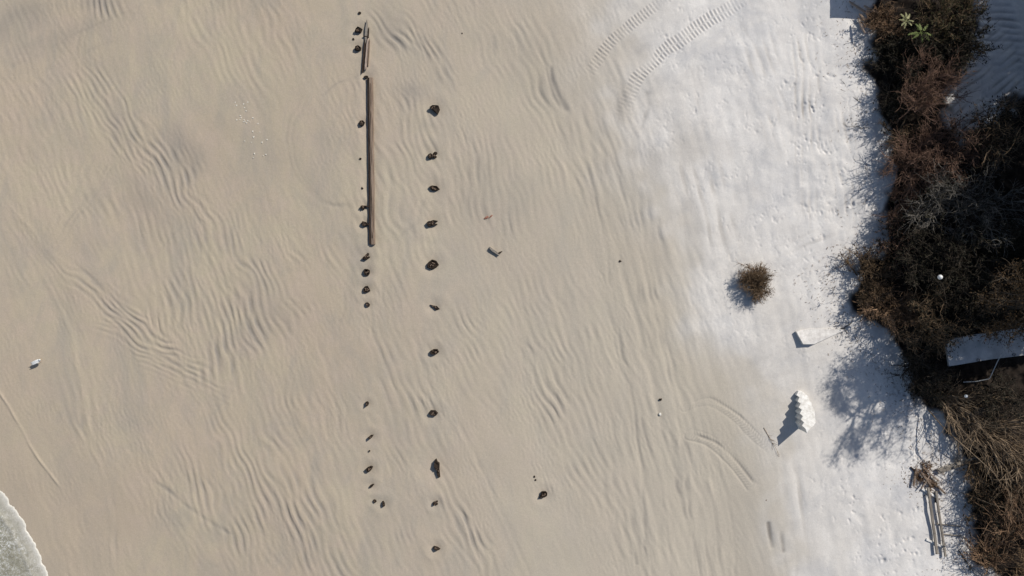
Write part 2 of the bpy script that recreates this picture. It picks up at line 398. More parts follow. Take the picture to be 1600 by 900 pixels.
Hf = np.zeros_like(Z); Hf[sub] = H*np.clip(np.minimum.reduce([sst(0, 1.2, X[sub]+26.6), sst(0, 1.2, 26.6-X[sub]), sst(0, 1, Y[sub]+15.2), sst(0, 1, 15.2-Y[sub])]), 0, 1)
dsh, _, ssh = seg_dist(SHORE, None, U, Vv)
Hf *= sst(-4, 40, dsh*-ssh)*.85+.15
Z2 = Z+Hf
def far(field_, poly_fn):
    A = poly_fn; A[sub] = field_; return A
dlF, _, dsF = seg_dist([tuple(p) for p in dry_line], None, U, Vv)
A_dry = far(dry, sst(-60, 60, -dlF*dsF))
A_lit = far(litter_shade, sst(-10, 25, sdf([(1400, -1400), (1380, -60), (1650, -60), (1650, 900), (1580, 1000), (1700, 2400), (4500, 2400), (4500, -1400)], U, Vv)))
A_damp_shade = far(damp_shade, np.zeros_like(U))
A_sea = 1-sst(0, 260, -dsh*ssh)
idx = np.arange(X.size).reshape(X.shape)
F = np.stack([idx[:-1, :-1], idx[:-1, 1:], idx[1:, 1:], idx[1:, :-1]], -1).reshape(-1, 4)
me = fast_mesh('sand', np.stack([X, Y, Z2], -1).reshape(-1, 3), F)
for n_, a_ in (('dry', A_dry), ('litter_shade', A_lit), ('damp_shade', A_damp_shade), ('sea', A_sea)): fattr(me, n_, a_)

m = NM('beach sand'); p = m.pos()
big = m.noise(p, .16, 3, .5); mid = m.noise(p, .9, 4, .6); fine = m.noise(p, 14, 5, .7); grain = m.noise(p, 60, 3, .7)
warm = m.mix(m.rng(big, .38, .62), (.45, .372, .282), (.465, .398, .294))
warm = m.mix(m.math('MULTIPLY', m.rng(mid, .42, .66), .55), warm, (.475, .385, .308))
warm = m.mix(m.math('MULTIPLY', m.rng(m.noise(m.stretch(p, (1, .38, 1), R(-24)), .6, 8, .72, .6), .45, .68), .62), warm, (.345, .31, .262))
warm = m.mix(m.math('MULTIPLY', m.attr('sea'), .55), warm, (.42, .345, .262))
# the upper beach is a little paler and greyer before it turns dry
xs_ = m.n('ShaderNodeSeparateXYZ'); m.l(p, xs_.inputs[0])
pale = m.rng(xs_.outputs[0], -10, 9, 0, .8)
warm = m.mix(pale, warm, (.505, .455, .378))
dryc = m.mix(m.rng(mid, .35, .65), (.66, .63, .598), (.745, .715, .68))
dryc = m.mix(m.math('MULTIPLY', m.rng(m.noise(p, .5, 6, .68, .5), .46, .66), .7), dryc, (.50, .495, .50))
spots = m.rng(m.noise(p, 9, 4, .75), .60, .72); dryc = m.mix(m.math('MULTIPLY', spots, .35), dryc, (.45, .42, .39))
c = m.mix(m.attr('dry'), warm, dryc)
c = m.mix(m.math('MULTIPLY', m.attr('damp_shade'), .62), c, (.265, .24, .212))
spk = m.rng(grain, .35, .65, .90, 1.08)
vm = m.n('ShaderNodeVectorMath', operation='SCALE'); m.l(c, vm.inputs[0]); m.l(spk, vm.inputs['Scale'])
vm2 = m.n('ShaderNodeVectorMath', operation='SCALE'); m.l(vm.outputs[0], vm2.inputs[0]); m.l(m.rng(fine, .3, .7, .93, 1.06), vm2.inputs['Scale'])
lit = m.mix(m.rng(m.noise(p, 5, 6, .75), .40, .66), (.012, .009, .007), (.038, .027, .02))  # dark debris tone, blackened further for shade under scrub and walkway
c2 = m.mix(m.attr('litter_shade'), vm2.outputs[0], lit)
m.bump(fine, .35, .014)
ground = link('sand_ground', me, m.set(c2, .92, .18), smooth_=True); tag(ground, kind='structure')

# ------------------------------------------------------------------ water: the swash of a wave in the corner
sh = smooth([(p[0], p[1]) for p in SHORE[::2]], 6)
rngw = np.random.default_rng(5)
wob = np.convolve(rngw.standard_normal(len(sh)+8), np.ones(5)/5, 'same')[:len(sh)]*1.2
# resample densely inside the frame
segl = np.r_[0, np.cumsum(np.hypot(*np.diff(sh, axis=0).T))]
ss = np.unique(np.concatenate([np.linspace(0, segl[-1], 160), np.arange(*[segl[np.argmin(np.hypot(sh[:, 0]-a, sh[:, 1]-b))] for a, b in ((-140, 600), (140, 1120))], 1.6)]))
sx, sy = np.interp(ss, segl, sh[:, 0]), np.interp(ss, segl, sh[:, 1])
tx, ty = np.gradient(sx, ss), np.gradient(sy, ss); L_ = np.hypot(tx, ty); nxw, nyw = -ty/L_, tx/L_      # towards the sea (down-left)
wv = np.interp(ss, np.linspace(0, segl[-1], 4000), np.convolve(rngw.standard_normal(4000), np.ones(7)/7, 'same'))*3.2
offs = np.r_[-1.0, 0, .8, 1.6, 2.6, np.linspace(4, 110, 67), np.geomspace(120, 9000, 26)]
PXs = sx[None]+nxw[None]*(offs[:, None]+wv[None]*np.exp(-offs[:, None]/25)); PYs = sy[None]+nyw[None]*(offs[:, None]+wv[None]*np.exp(-offs[:, None]/25))
WX, WY = (PXs-800)/PX, (450-PYs)/PX
wz = np.interp(offs, [-1, 0, .8, 1.6, 2.6, 6, 14, 120, 9000], [-.02, .002, .014, .022, .025, .02, .012, .012, .012])[:, None]+np.zeros_like(WX)
rn = np.random.default_rng(8)
tex = np.zeros_like(WX)
for _ in range(70):
    k = rn.uniform(1.5, 14); a = rn.uniform(0, 2*np.pi); tex += np.sin(k*(WX*np.cos(a)+WY*np.sin(a))+rn.uniform(0, 6.28))/k**.6
wz += .004*tex*sst(2, 20, offs)[:, None]*(offs < 400)[:, None]
wz += .022*np.exp(-((offs-24)/3.5)**2)[:, None]*(ss*0+1)[None]
i_ = np.arange(WX.size).reshape(WX.shape)
Fw = np.stack([i_[:-1, :-1], i_[1:, :-1], i_[1:, 1:], i_[:-1, 1:]], -1).reshape(-1, 4)
mw = fast_mesh('water', np.stack([WX, WY, wz], -1).reshape(-1, 3), Fw); fattr(mw, 'shore', np.broadcast_to(offs[:, None], WX.shape)/PX)
m = NM('sea water'); p = m.pos(); sd = m.attr('shore')
n_a = m.noise(p, 3.2, 7, .72, .6); n_b = m.noise(p, 9, 6, .75, 1.0)
body = m.mix(m.rng(n_a, .35, .65), (.20, .185, .135), (.38, .36, .28))
fo = m.math('MULTIPLY', m.rng(n_b, .49, .62), m.rng(m.noise(p, 1.1, 4, .6), .36, .6, .25, 1.1))
foam = m.mix(m.math('MULTIPLY', fo, .85), body, (.80, .80, .78))
edge = m.rng(m.math('ADD', sd, m.rng(m.noise(p, 4, 4, .6), .3, .7, -.3, .3)), .1, 1.1, .8, 0)
colr = m.mix(edge, foam, (.56, .52, .44))
lip = m.rng(m.math('ADD', sd, m.rng(m.noise(p, 12, 3, .6), .3, .7, -.09, .09)), .03, .3, .7, 0)
colr = m.mix(lip, colr, (.76, .73, .66))
m.bump(m.noise(p, 12, 6, .7, .8), .35, .05)
water = link('water', mw, m.set(colr, .25, .4), smooth_=True); tag(water, kind='structure')
water.data.update()

# ------------------------------------------------------------------ materials
M = {}
M['twig_red'] = mottled('red brown twigs', (.11, .065, .046), (.29, .18, .13), 2.2, .85)
M['twig_brown'] = mottled('brown twigs', (.11, .075, .045), (.31, .215, .135), 2.2, .85)
M['twig_gold'] = mottled('golden brown twigs', (.11, .078, .05), (.37, .275, .185), 1.8, .8)
M['twig_orange'] = mottled('rust orange twigs', (.15, .092, .056), (.40, .26, .165), 1.8, .8)
M['twig_grey'] = mottled('grey weathered twigs', (.11, .10, .085), (.30, .27, .235), 2.2, .85)
M['twig_dark'] = mottled('dark twigs', (.03, .024, .018), (.11, .088, .068), 2.2, .9)
M['leaf_dark'] = mottled('dark olive leaves', (.012, .011, .008), (.036, .032, .019), 4, .7)
M['leaf_olive'] = mottled('olive leaves', (.030, .030, .014), (.075, .066, .030), 3, .7)
M['leaf_brown'] = mottled('dead brown leaves', (.045, .03, .017), (.13, .082, .042), 3, .8)
M['leaf_green'] = mottled('fresh green fronds', (.10, .13, .035), (.22, .26, .09), 5, .6)
M['leaf_straw'] = mottled('straw coloured fronds', (.22, .22, .10), (.42, .40, .22), 5, .6)
M['bark'] = mottled('grey brown bark', (.05, .04, .03), (.13, .105, .08), 3, .9, (1, 1, .2))
M['wet_wood'] = mottled('wet black piling wood', (.012, .009, .007), (.05, .035, .025), 12, .75, (1, 1, .3), .6)
M['stump_core'] = mottled('brown stump heartwood', (.10, .07, .05), (.27, .20, .15), 16, .85, (1, 1, .4), .6)
M['beam_wood'] = mottled('weathered beam wood', (.15, .105, .075), (.33, .25, .19), 7, .85, (3, .12, 3), .6, 40)
M['pale_wood'] = mottled('bleached splintered wood', (.22, .16, .12), (.50, .40, .33), 7, .85, (3, .15, 3), .5, 40)
M['dark_wood'] = mottled('dark split wood', (.02, .014, .011), (.07, .046, .034), 7, .85, (3, .15, 3), .5, 40)
M['grey_wood'] = mottled('grey driftwood boards', (.17, .145, .12), (.36, .32, .27), 7, .85, (3, .15, 3), .5, 40)
M['concrete'] = mottled('pale sandy concrete', (.56, .53, .50), (.76, .73, .69), 5, .9, (1, 1, 1), .4, 25)
M['white_conc'] = mottled('white concrete', (.60, .57, .52), (.86, .84, .80), 7, .9, (1, 1, 1), .35, 25)
M['deck_conc'] = mottled('grey walkway concrete', (.36, .36, .36), (.60, .59, .57), 1.4, .9, (1, 1, 1), .4, 25)
M['metal'] = mottled('dull grey metal', (.35, .35, .35), (.50, .50, .49), 6, .45, (1, 1, 1), .1, 20, .5)
M['white_plastic'] = mottled('white plastic', (.75, .75, .74), (.82, .82, .80), 6, .4, (1, 1, 1), .05, 20, .5)
M['feather'] = mottled('white feathers', (.74, .74, .72), (.82, .82, .80), 12, .8, (1, 1, 1), .1)
M['wing'] = mottled('grey brown wing', (.38, .36, .33), (.55, .53, .50), 12, .8)
M['beak'] = mottled('yellow beak', (.5, .33, .06), (.6, .4, .1), 12, .5)
M['leg'] = mottled('pinkish leg', (.4, .25, .2), (.45, .3, .25), 12, .6)
M['red_wood'] = mottled('rusty red wood scrap', (.22, .09, .06), (.38, .2, .15), 14, .85)
M['shell'] = mottled('pale shell', (.68, .64, .56), (.80, .77, .70), 20, .6)

# ------------------------------------------------------------------ shrubs
def unit(a): return a/(np.linalg.norm(a, axis=-1, keepdims=True)+1e-9)
def wander(start, d, L, K, curl, r):
    """N curved paths of K points"""
    N = len(start); P = np.zeros((N, K, 3)); P[:, 0] = start; d = unit(d)
    bend = r.normal(0, curl, (N, 3))
    for k in range(1, K):
        d = unit(d+bend/K+r.normal(0, curl*.45, (N, 3))); P[:, k] = P[:, k-1]+d*(L/(K-1))[:, None]
    return P
def shrub(px, py, rad, h, wood, leaf=None, nl=16, m2=16, m3=3, nleaf=0, lean=(0, 0), thick=1., lsize=.055, name='bare_shrub', label='', cat='shrub', seed=1, squash=(1, 1), group='scrub along the back of the beach', z0=0, fill=None, sink=.1, leaf_name='leaves', strand=0):
    r = np.random.default_rng(seed)
    g = G(px, py, h*.62); Rm = rad/PX
    root = empty(name, (g.x, g.y, g.z-sink), label, cat, group)
    a = r.uniform(0, 2*np.pi, nl); q = np.sqrt(r.uniform(.02, 1, nl))
    tgt = np.stack([np.cos(a)*q*Rm*squash[0]+lean[0], np.sin(a)*q*Rm*squash[1]+lean[1], h*(.45+.6*np.sqrt(np.clip(1-q*q*.85, 0, 1))*r.uniform(.6, 1, nl))], -1)
    st0 = np.stack([r.normal(0, .12*Rm, nl)-lean[0]*.45, r.normal(0, .12*Rm, nl)-lean[1]*.45, np.zeros(nl)], -1)
    K = 7; t = np.linspace(0, 1, K)[None, :, None]
    mid = (st0+tgt)/2; mid[:, 2] += h*r.uniform(.0, .3, nl); mid += r.normal(0, .12*Rm, mid.shape)
    limb = st0[:, None]*(1-t)**2+2*t*(1-t)*mid[:, None]+tgt[:, None]*t*t
    limb += r.normal(0, .03*Rm, limb.shape)*np.linspace(0, 1, K)[None, :, None]
    lr = (np.linspace(.042, .014, K)[None]*r.uniform(.7, 1.2, (nl, 1)))*thick
    V1, F1 = tubes(limb, lr, 5)
    link('branches', fast_mesh('branches', V1, F1), M[wood], root, True)
    # twigs
    N2 = nl*m2; li = np.repeat(np.arange(nl), m2); tt = r.uniform(.30, 1, N2)*(K-1); k0 = np.minimum(tt.astype(int), K-2); fr = (tt-k0)[:, None]
    s2 = limb[li, k0]*(1-fr)+limb[li, k0+1]*fr
    dl_ = unit(limb[li, k0+1]-limb[li, k0]); out = unit(s2*np.array([1, 1, .5])+1e-3)
    ln3 = np.array([lean[0], lean[1], 0])/(math.hypot(*lean)+1e-6)*(1.1 if any(lean) else 0)
    d2 = dl_*.8+out*.45+r.normal(0, .55, (N2, 3))+ln3; 
    L2 = Rm*(r.uniform(.35, 1.1, N2) if strand else r.uniform(.22, .62, N2))
    if strand: d2[:, 2] *= .35
    P2 = wander(s2, d2, L2, 6, .5 if strand else .55, r)
    P2[..., 2] = np.maximum(P2[..., 2], .06)
    R2 = np.linspace(.013, .006, 6)[None]*r.uniform(.6, 1.4, (N2, 1))*thick
    # fine twigs
    N3 = N2*m3; ti = np.repeat(np.arange(N2), m3); kk = r.integers(1, 6, N3)
    s3 = P2[ti, kk]; d3 = unit(P2[ti, kk]-P2[ti, kk-1])*.7+r.normal(0, .6, (N3, 3))+ln3*.5; L3 = Rm*r.uniform(.08, .28, N3)
    P3 = wander(s3, d3, L3, 4, .5, r); P3[..., 2] = np.maximum(P3[..., 2], .05)
    R3 = np.linspace(.0075, .0045, 4)[None]*r.uniform(.6, 1.4, (N3, 1))*thick
    V2, F2 = tubes(P2, R2, 3); V3, F3 = tubes(P3, R3, 3)
    link('twigs', fast_mesh('twigs', np.r_[V2, V3], np.r_[F2, F3+len(V2)]), M[fill or wood], root, True)
    if leaf and nleaf:
        pts = P3.reshape(-1, 3)[r.integers(0, P3.shape[0]*4, nleaf)]+r.normal(0, .05, (nleaf, 3))
        keep = r.uniform(0, 1, nleaf)
        A = unit(r.normal(0, 1, (nleaf, 3))); B = unit(np.cross(A, r.normal(0, 1, (nleaf, 3))))
        sz = lsize*r.uniform(.5, 1.5, (nleaf, 1))
        q4 = np.stack([pts-A*sz, pts+B*sz*.36, pts+A*sz, pts-B*sz*.36], 1).reshape(-1, 3)
        q4[:, 2] = np.maximum(q4[:, 2], .03)
        link(leaf_name, fast_mesh('leaves', q4, np.arange(nleaf*4).reshape(-1, 4)), M[leaf], root)
    return root

GR = 'scrub along the back of the beach'
SH = [
 # px, py, rad, height, wood, leaf, nl, m2, m3, nleaf, lean, label
 (1389, 34, 36, .8, 'twig_orange', 'leaf_brown', 14, 16, 3, 2500, (0, 0), 'pale orange brown shrub beside the dark square shadow at the top edge'),
 (1480, 22, 50, 1.6, 'twig_brown', 'leaf_olive', 16, 14, 3, 7000, (0, 0), 'olive and brown shrub right of the bright green fan plant at the top'),
 (1500, 75, 40, 2.0, 'twig_dark', 'leaf_dark', 14, 14, 3, 7000, (0, 0), 'dark olive shrub on the right side of the top clump beside shaded sand'),
 (1398, 92, 38, .8, 'twig_dark', 'leaf_dark', 14, 14, 3, 8000, (0, 0), 'blackish olive shrub on the seaward side of the top clump'),
 (1452, 88, 46, 1.4, 'twig_dark', 'leaf_dark', 14, 14, 3, 7500, (0, 0), 'dark shrub directly below the bright green fan plant'),
 (1447, 143, 54, 2.2, 'twig_red', 'leaf_brown', 20, 20, 3, 900, (.25, .2), 'bare red brown shrub whose twigs fan up and right beside the shaded sand'),
 (1396, 158, 34, .8, 'twig_dark', 'leaf_dark', 12, 14, 3, 1900, (-.2, -.1), 'low dark shrub with thin shadows of its branches on the white sand'),
 (1420, 205, 38, 1.0, 'twig_brown', 'leaf_dark', 14, 14, 3, 2100, (0, 0), 'dark brown shrub between the two red brown ones'),
 (1440, 250, 54, 1.6, 'twig_red', 'leaf_brown', 26, 22, 3, 900, (0, 0), 'large dense bare red brown shrub, the most seaward of the middle thicket'),
 (1500, 238, 50, 2.6, 'twig_red', 'leaf_dark', 18, 16, 3, 1500, (0, 0), 'bare reddish shrub with pale arching twigs below the shaded sand'),
 (1572, 215, 58, 3.0, 'twig_brown', 'leaf_dark', 16, 14, 3, 7000, (0, 0), 'dark green brown shrub at the right edge below the shaded sand'),
 (1408, 325, 34, 1.0, 'twig_red', 'leaf_brown', 16, 18, 3, 900, (0, 0), 'small rusty shrub with pale tips along the white sand, above the olive brown one'),
 (1480, 325, 60, 2.3, 'twig_grey', 'leaf_dark', 18, 16, 3, 3500, (0, 0), 'black looking shrub in the middle of the thicket'),
 (1552, 320, 62, 3.0, 'twig_grey', 'leaf_dark', 18, 14, 3, 4500, (0, 0), 'dark shrub with thin grey twigs showing near the right edge'),
 (1410, 378, 40, 1.2, 'twig_red', 'leaf_dark', 14, 14, 3, 4500, (0, 0), 'dark reddish shrub above the olive brown shrub that juts seaward'),
 (1355, 432, 40, .9, 'twig_brown', 'leaf_brown', 20, 18, 3, 4200, (0, 0), 'olive brown leafy shrub jutting seaward beyond all others'),
 (1390, 478, 42, 1.2, 'twig_orange', 'leaf_brown', 18, 16, 3, 3200, (0, -.1), 'brown shrub with crossing rust coloured twigs, left of the white ball'),
 (1450, 410, 56, 2.8, 'twig_dark', 'leaf_dark', 16, 14, 3, 7000, (0, 0), 'black shrub just above the white ball'),
 (1522, 400, 58, 3.0, 'twig_dark', 'leaf_dark', 16, 14, 3, 7500, (0, 0), 'black shrub to the upper right of the white ball'),
 (1592, 400, 58, 3.2, 'twig_dark', 'leaf_dark', 16, 14, 3, 7500, (0, 0), 'dark shrub at the right edge halfway up the picture'),
 (1455, 500, 50, 2.6, 'twig_brown', 'leaf_dark', 16, 16, 3, 5200, (0, 0), 'dark olive shrub with fine grassy twigs at the left end of the concrete walkway'),
 (1440, 575, 40, 1.6, 'twig_dark', 'leaf_dark', 20, 16, 3, 2600, (0, 0), 'dark twiggy shrub beside the broad blue shadow on the white sand'),
 (1530, 478, 52, 2.2, 'twig_dark', 'leaf_dark', 16, 14, 3, 6500, (0, 0), 'dark shrub overhanging the upper side of the concrete walkway'),
 (1598, 468, 44, 2.0, 'twig_dark', 'leaf_dark', 14, 14, 3, 5500, (0, 0), 'dark shrub at the right edge above the concrete walkway'),
 (1454, 598, 32, 1.2, 'twig_dark', 'leaf_dark', 14, 14, 3, 3500, (0, 0), 'low dark shrub below the left end of the concrete walkway'),
 (1496, 630, 48, 1.3, 'twig_gold', None, 20, 13, 1, 0, (.9, -.55), 'bare golden brown shrub combed down to the right below the walkway'),
 (1575, 625, 46, 1.4, 'twig_dark', 'leaf_dark', 14, 14, 3, 3500, (0, 0), 'low dark shrub at the right edge under the bent metal rail'),
 (1548, 672, 56, 1.6, 'twig_gold', 'leaf_brown', 20, 13, 1, 500, (.9, -.5), 'golden brown shrub of long arching branches near the right edge'),
 (1538, 735, 42, 1.1, 'twig_brown', 'leaf_dark', 18, 14, 2, 2500, (.5, -.4), 'dark brown shrub right of the lone plank'),
 (1602, 735, 52, 2.0, 'twig_gold', 'leaf_brown', 20, 13, 1, 1200, (.3, -.3), 'rust brown shrub at the right edge level with the plank'),
 (1543, 800, 38, .9, 'twig_brown', 'leaf_dark', 18, 13, 2, 3800, (0, 0), 'brown leafy shrub just right of the wooden frame'),
 (1598, 825, 50, 1.9, 'twig_orange', 'leaf_dark', 20, 12, 1, 3500, (.1, .3), 'orange tinged shrub at the right edge above the bottom corner'),
 (1554, 868, 42, 1.0, 'twig_orange', 'leaf_dark', 22, 12, 1, 2500, (.0, .4), 'bright rusty shrub with upright twigs at the bottom edge'),
 (1612, 905, 44, 1.6, 'twig_brown', 'leaf_brown', 16, 16, 3, 3000, (0, 0), 'brown shrub filling the bottom right corner'),
]
for i, (px, py, rad, h, wd, lf, nl, m2, m3, nf, lean, lab) in enumerate(SH):
    bare = lf is None or nf < 2000
    nf = int(nf*(.42 if lf == 'leaf_dark' else .7)); m2 = int(m2*1.15)
    shrub(px, py, rad, h, wd, lf, nl, m2, m3, nf, lean, 1.0 if 'gold' not in wd else 1.3, name='bare_shrub' if bare else 'leafy_shrub', label=lab, seed=300+i, strand=('gold' in wd or lean[1] > .2), lsize=.06 if lf == 'leaf_dark' else .05)

# the round dry bush alone on the sand
shrub(1181, 442, 25, .62, 'twig_brown', 'leaf_brown', 70, 14, 3, 500, (0, 0), .75, name='dry_bush', label='round dry brown bush standing alone on the white sand', cat='bush', seed=77, group=None, sink=.02)
def sprig(px, py, px2, py2, lab, wood, seed, n=9, name='fallen_twig', rad=.012):
    r = np.random.default_rng(seed); a = G(px, py); b = G(px2, py2); root = empty(name, a, lab, 'twig')
    d = np.array(b-a); L = np.linalg.norm(d)
    P1 = wander(np.array([[0, 0, .03]]), d[None]+[[0, 0, .03]], np.array([L]), 8, .25, r)
    P1[..., 2] = np.clip(P1[..., 2], .015, .12)
    V1, F1 = tubes(P1, np.linspace(rad, rad*.5, 8)[None], 4); link('stem', fast_mesh('stem', V1, F1), M[wood], root)
    k = r.integers(1, 8, n); P2 = wander(P1[0, k], d[None]/L+r.normal(0, .8, (n, 3)), r.uniform(.15, .4, n)*L, 5, .4, r); P2[..., 2] = np.clip(P2[..., 2], .012, .15)
    for q in P2:
        V2, F2 = tubes(q[None], np.linspace(rad*.6, rad*.35, 5)[None], 3); link('twig', fast_mesh('twig', V2, F2), M[wood], root)
sprig(1176, 422, 1154, 405, 'thin forked twig sticking out above the round dry bush', 'twig_brown', 3)
sprig(1193, 668, 1220, 708, 'thin brown twig lying at the tip of the stair shadow', 'twig_brown', 4, 12)
sprig(1302, 520, 1330, 508, 'dark broken branch in the shade above the right end of the flat slab', 'twig_dark', 5, 8, 'fallen_branch', .03)
sprig(1345, 160, 1305, 150, 'thin bare twig lying on white sand left of the top clump', 'twig_grey', 6, 8)
sprig(1362, 200, 1325, 190, 'second thin twig on the white sand, lower than the other by the top clump', 'twig_grey', 8, 8)

# fan plants
def fan_plant(px, py, n, L, mat, lab, seed, droop=.5, name='fan_palm', width=.03, h=.9):
    r = np.random.default_rng(seed); g = G(px, py, h+.5); root = empty(name, g, lab, 'plant')
    Vt, Ft = tubes(np.array([[[0, 0, -.1], [0, 0, h*.5], [.02, .02, h]]]), np.array([[.07, .06, .05]]), 5)
    link('stem', fast_mesh('stem', Vt, Ft), M['bark'], root)
    for j in range(n):
        a = 2*np.pi*j/n+r.uniform(-.25, .25); el = r.uniform(.15, .9); Lf = L*r.uniform(.75, 1.1)
        K = 7; t = np.linspace(0, 1, K); pr = t*Lf*.9; pz = h+np.sin(el)*t*Lf-droop*t*t*Lf
        spine = np.stack([np.cos(a)*pr, np.sin(a)*pr, pz], -1)
        V, F = [], []
        V1, F1 = tubes(spine[None], np.linspace(.014, .005, K)[None], 3); V.append(V1); F.append(F1); c = len(V1)
        for k in range(2, K):                       # leaflets fan out along the outer half of the frond
            for s_ in (-1, 1):
                for b in (.35, .8):
                    da = a+s_*b*(1.2-.15*k); d = np.array([math.cos(da), math.sin(da), -.25]); s0 = spine[k]
                    n_ = np.array([-math.sin(da), math.cos(da), 0])*width*.5; l_ = Lf*.34*r.uniform(.7, 1.1)
                    V.append(np.array([s0-n_*.4, s0+d*l_*.5-n_, s0+d*l_, s0+d*l_*.5+n_])); F.append(np.array([[c, c+1, c+2, c+3]])); c += 4
        link('frond', fast_mesh('frond', np.concatenate(V), np.concatenate(F)), M[mat], root)
fan_plant(1447, 46, 8, .5, 'leaf_green', 'bright green fan plant with pointed fronds in the top clump', 11, name='fan_palm', width=.030, h=1.35)
fan_plant(1424, 27, 8, .34, 'leaf_straw', 'straw coloured plant left of the bright green fan plant', 12, name='yucca', width=.03, h=1.2)

# tall evergreens behind the scrub (they shade the right side of the dune)
def tree(x, y, h, cr, lab, seed, n=34000, name='evergreen_tree', group='evergreen trees behind the scrub', leaf='leaf_olive', fo=14, lsz=.12):
    r = np.random.default_rng(seed); z = float(base(x, y)); root = empty(name, (x, y, z-.1), lab, 'tree', group)
    K = 8; t = np.linspace(0, 1, K); tr = np.stack([r.normal(0, .06*h*.2, K)*t, r.normal(0, .06*h*.2, K)*t, t*h*.9], -1)[None]
    V, F = tubes(tr, np.linspace(.2, .04, K)[None]*h/8, 8); link('trunk', fast_mesh('trunk', V, F), M['bark'], root, True)
    nl = 46; hh = r.uniform(.36, .97, nl); a = r.uniform(0, 6.28, nl); Lb = cr*(np.sqrt(np.clip(1-((hh-.55)/.52)**2, .08, 1)))*r.uniform(.65, 1.1, nl)
    s0 = np.stack([0*a, 0*a, hh*h*.9], -1); d0 = np.stack([np.cos(a), np.sin(a), .25+0*a], -1)
    lb = wander(s0, d0, Lb, 7, .3, r); V, F = tubes(lb, np.linspace(.06, .015, 7)[None].repeat(nl, 0), 4); link('limbs', fast_mesh('limbs', V, F), M['bark'], root, True)
    N2 = nl*fo; li = np.repeat(np.arange(nl), fo); kk = r.integers(2, 7, N2); P2 = wander(lb[li, kk], r.normal(0, .8, (N2, 3))+unit(lb[li, kk]-s0[li]), r.uniform(.25, .7, N2), 5, .5, r)
    q = P2.reshape(-1, 3)[r.integers(0, N2*5, n)]+r.normal(0, .13, (n, 3)); A = unit(r.normal(0, 1, (n, 3))); B = unit(np.cross(A, r.normal(0, 1, (n, 3)))); sz = lsz*r.uniform(.5, 1.4, (n, 1))
    V4 = np.stack([q-A*sz, q+B*sz*.4, q+A*sz, q-B*sz*.4], 1).reshape(-1, 3)
    Vt, Ft = tubes(P2, np.linspace(.014, .006, 5)[None].repeat(N2, 0), 3)
    link('twigs', fast_mesh('twigs', Vt, Ft), M['bark'], root); link('crown', fast_mesh('crown', V4, np.arange(n*4).reshape(-1, 4)), M[leaf], root)
TREES = [(28.6, 19.5, 8.5, 2.6), (28.2, 15.8, 8.0, 2.5), (27.4, 12.2, 9.0, 2.7), (26.6, 9.3, 8.2, 2.5), (26.4, 6.6, 8.6, 2.5), (26.6, 3.6, 8.0, 2.5), (26.2, 0.9, 6.6, 2.1), (31, 17.5, 10, 3.0), (30.5, 9.5, 11, 3.2), (30.5, 4.5, 9, 3.0)]
for i, (x, y, h, cr) in enumerate(TREES):
    tree(x, y, h, cr, 'tall dark evergreen tree standing behind the scrub, beyond the right edge', 500+i)

tree(22.9, -.8, 8.6, 2.9, 'tall half bare tree whose twiggy crown throws the broad soft shadow on the white sand', 560, 24000, 'bare_tree', None, 'leaf_brown', 44, .045)

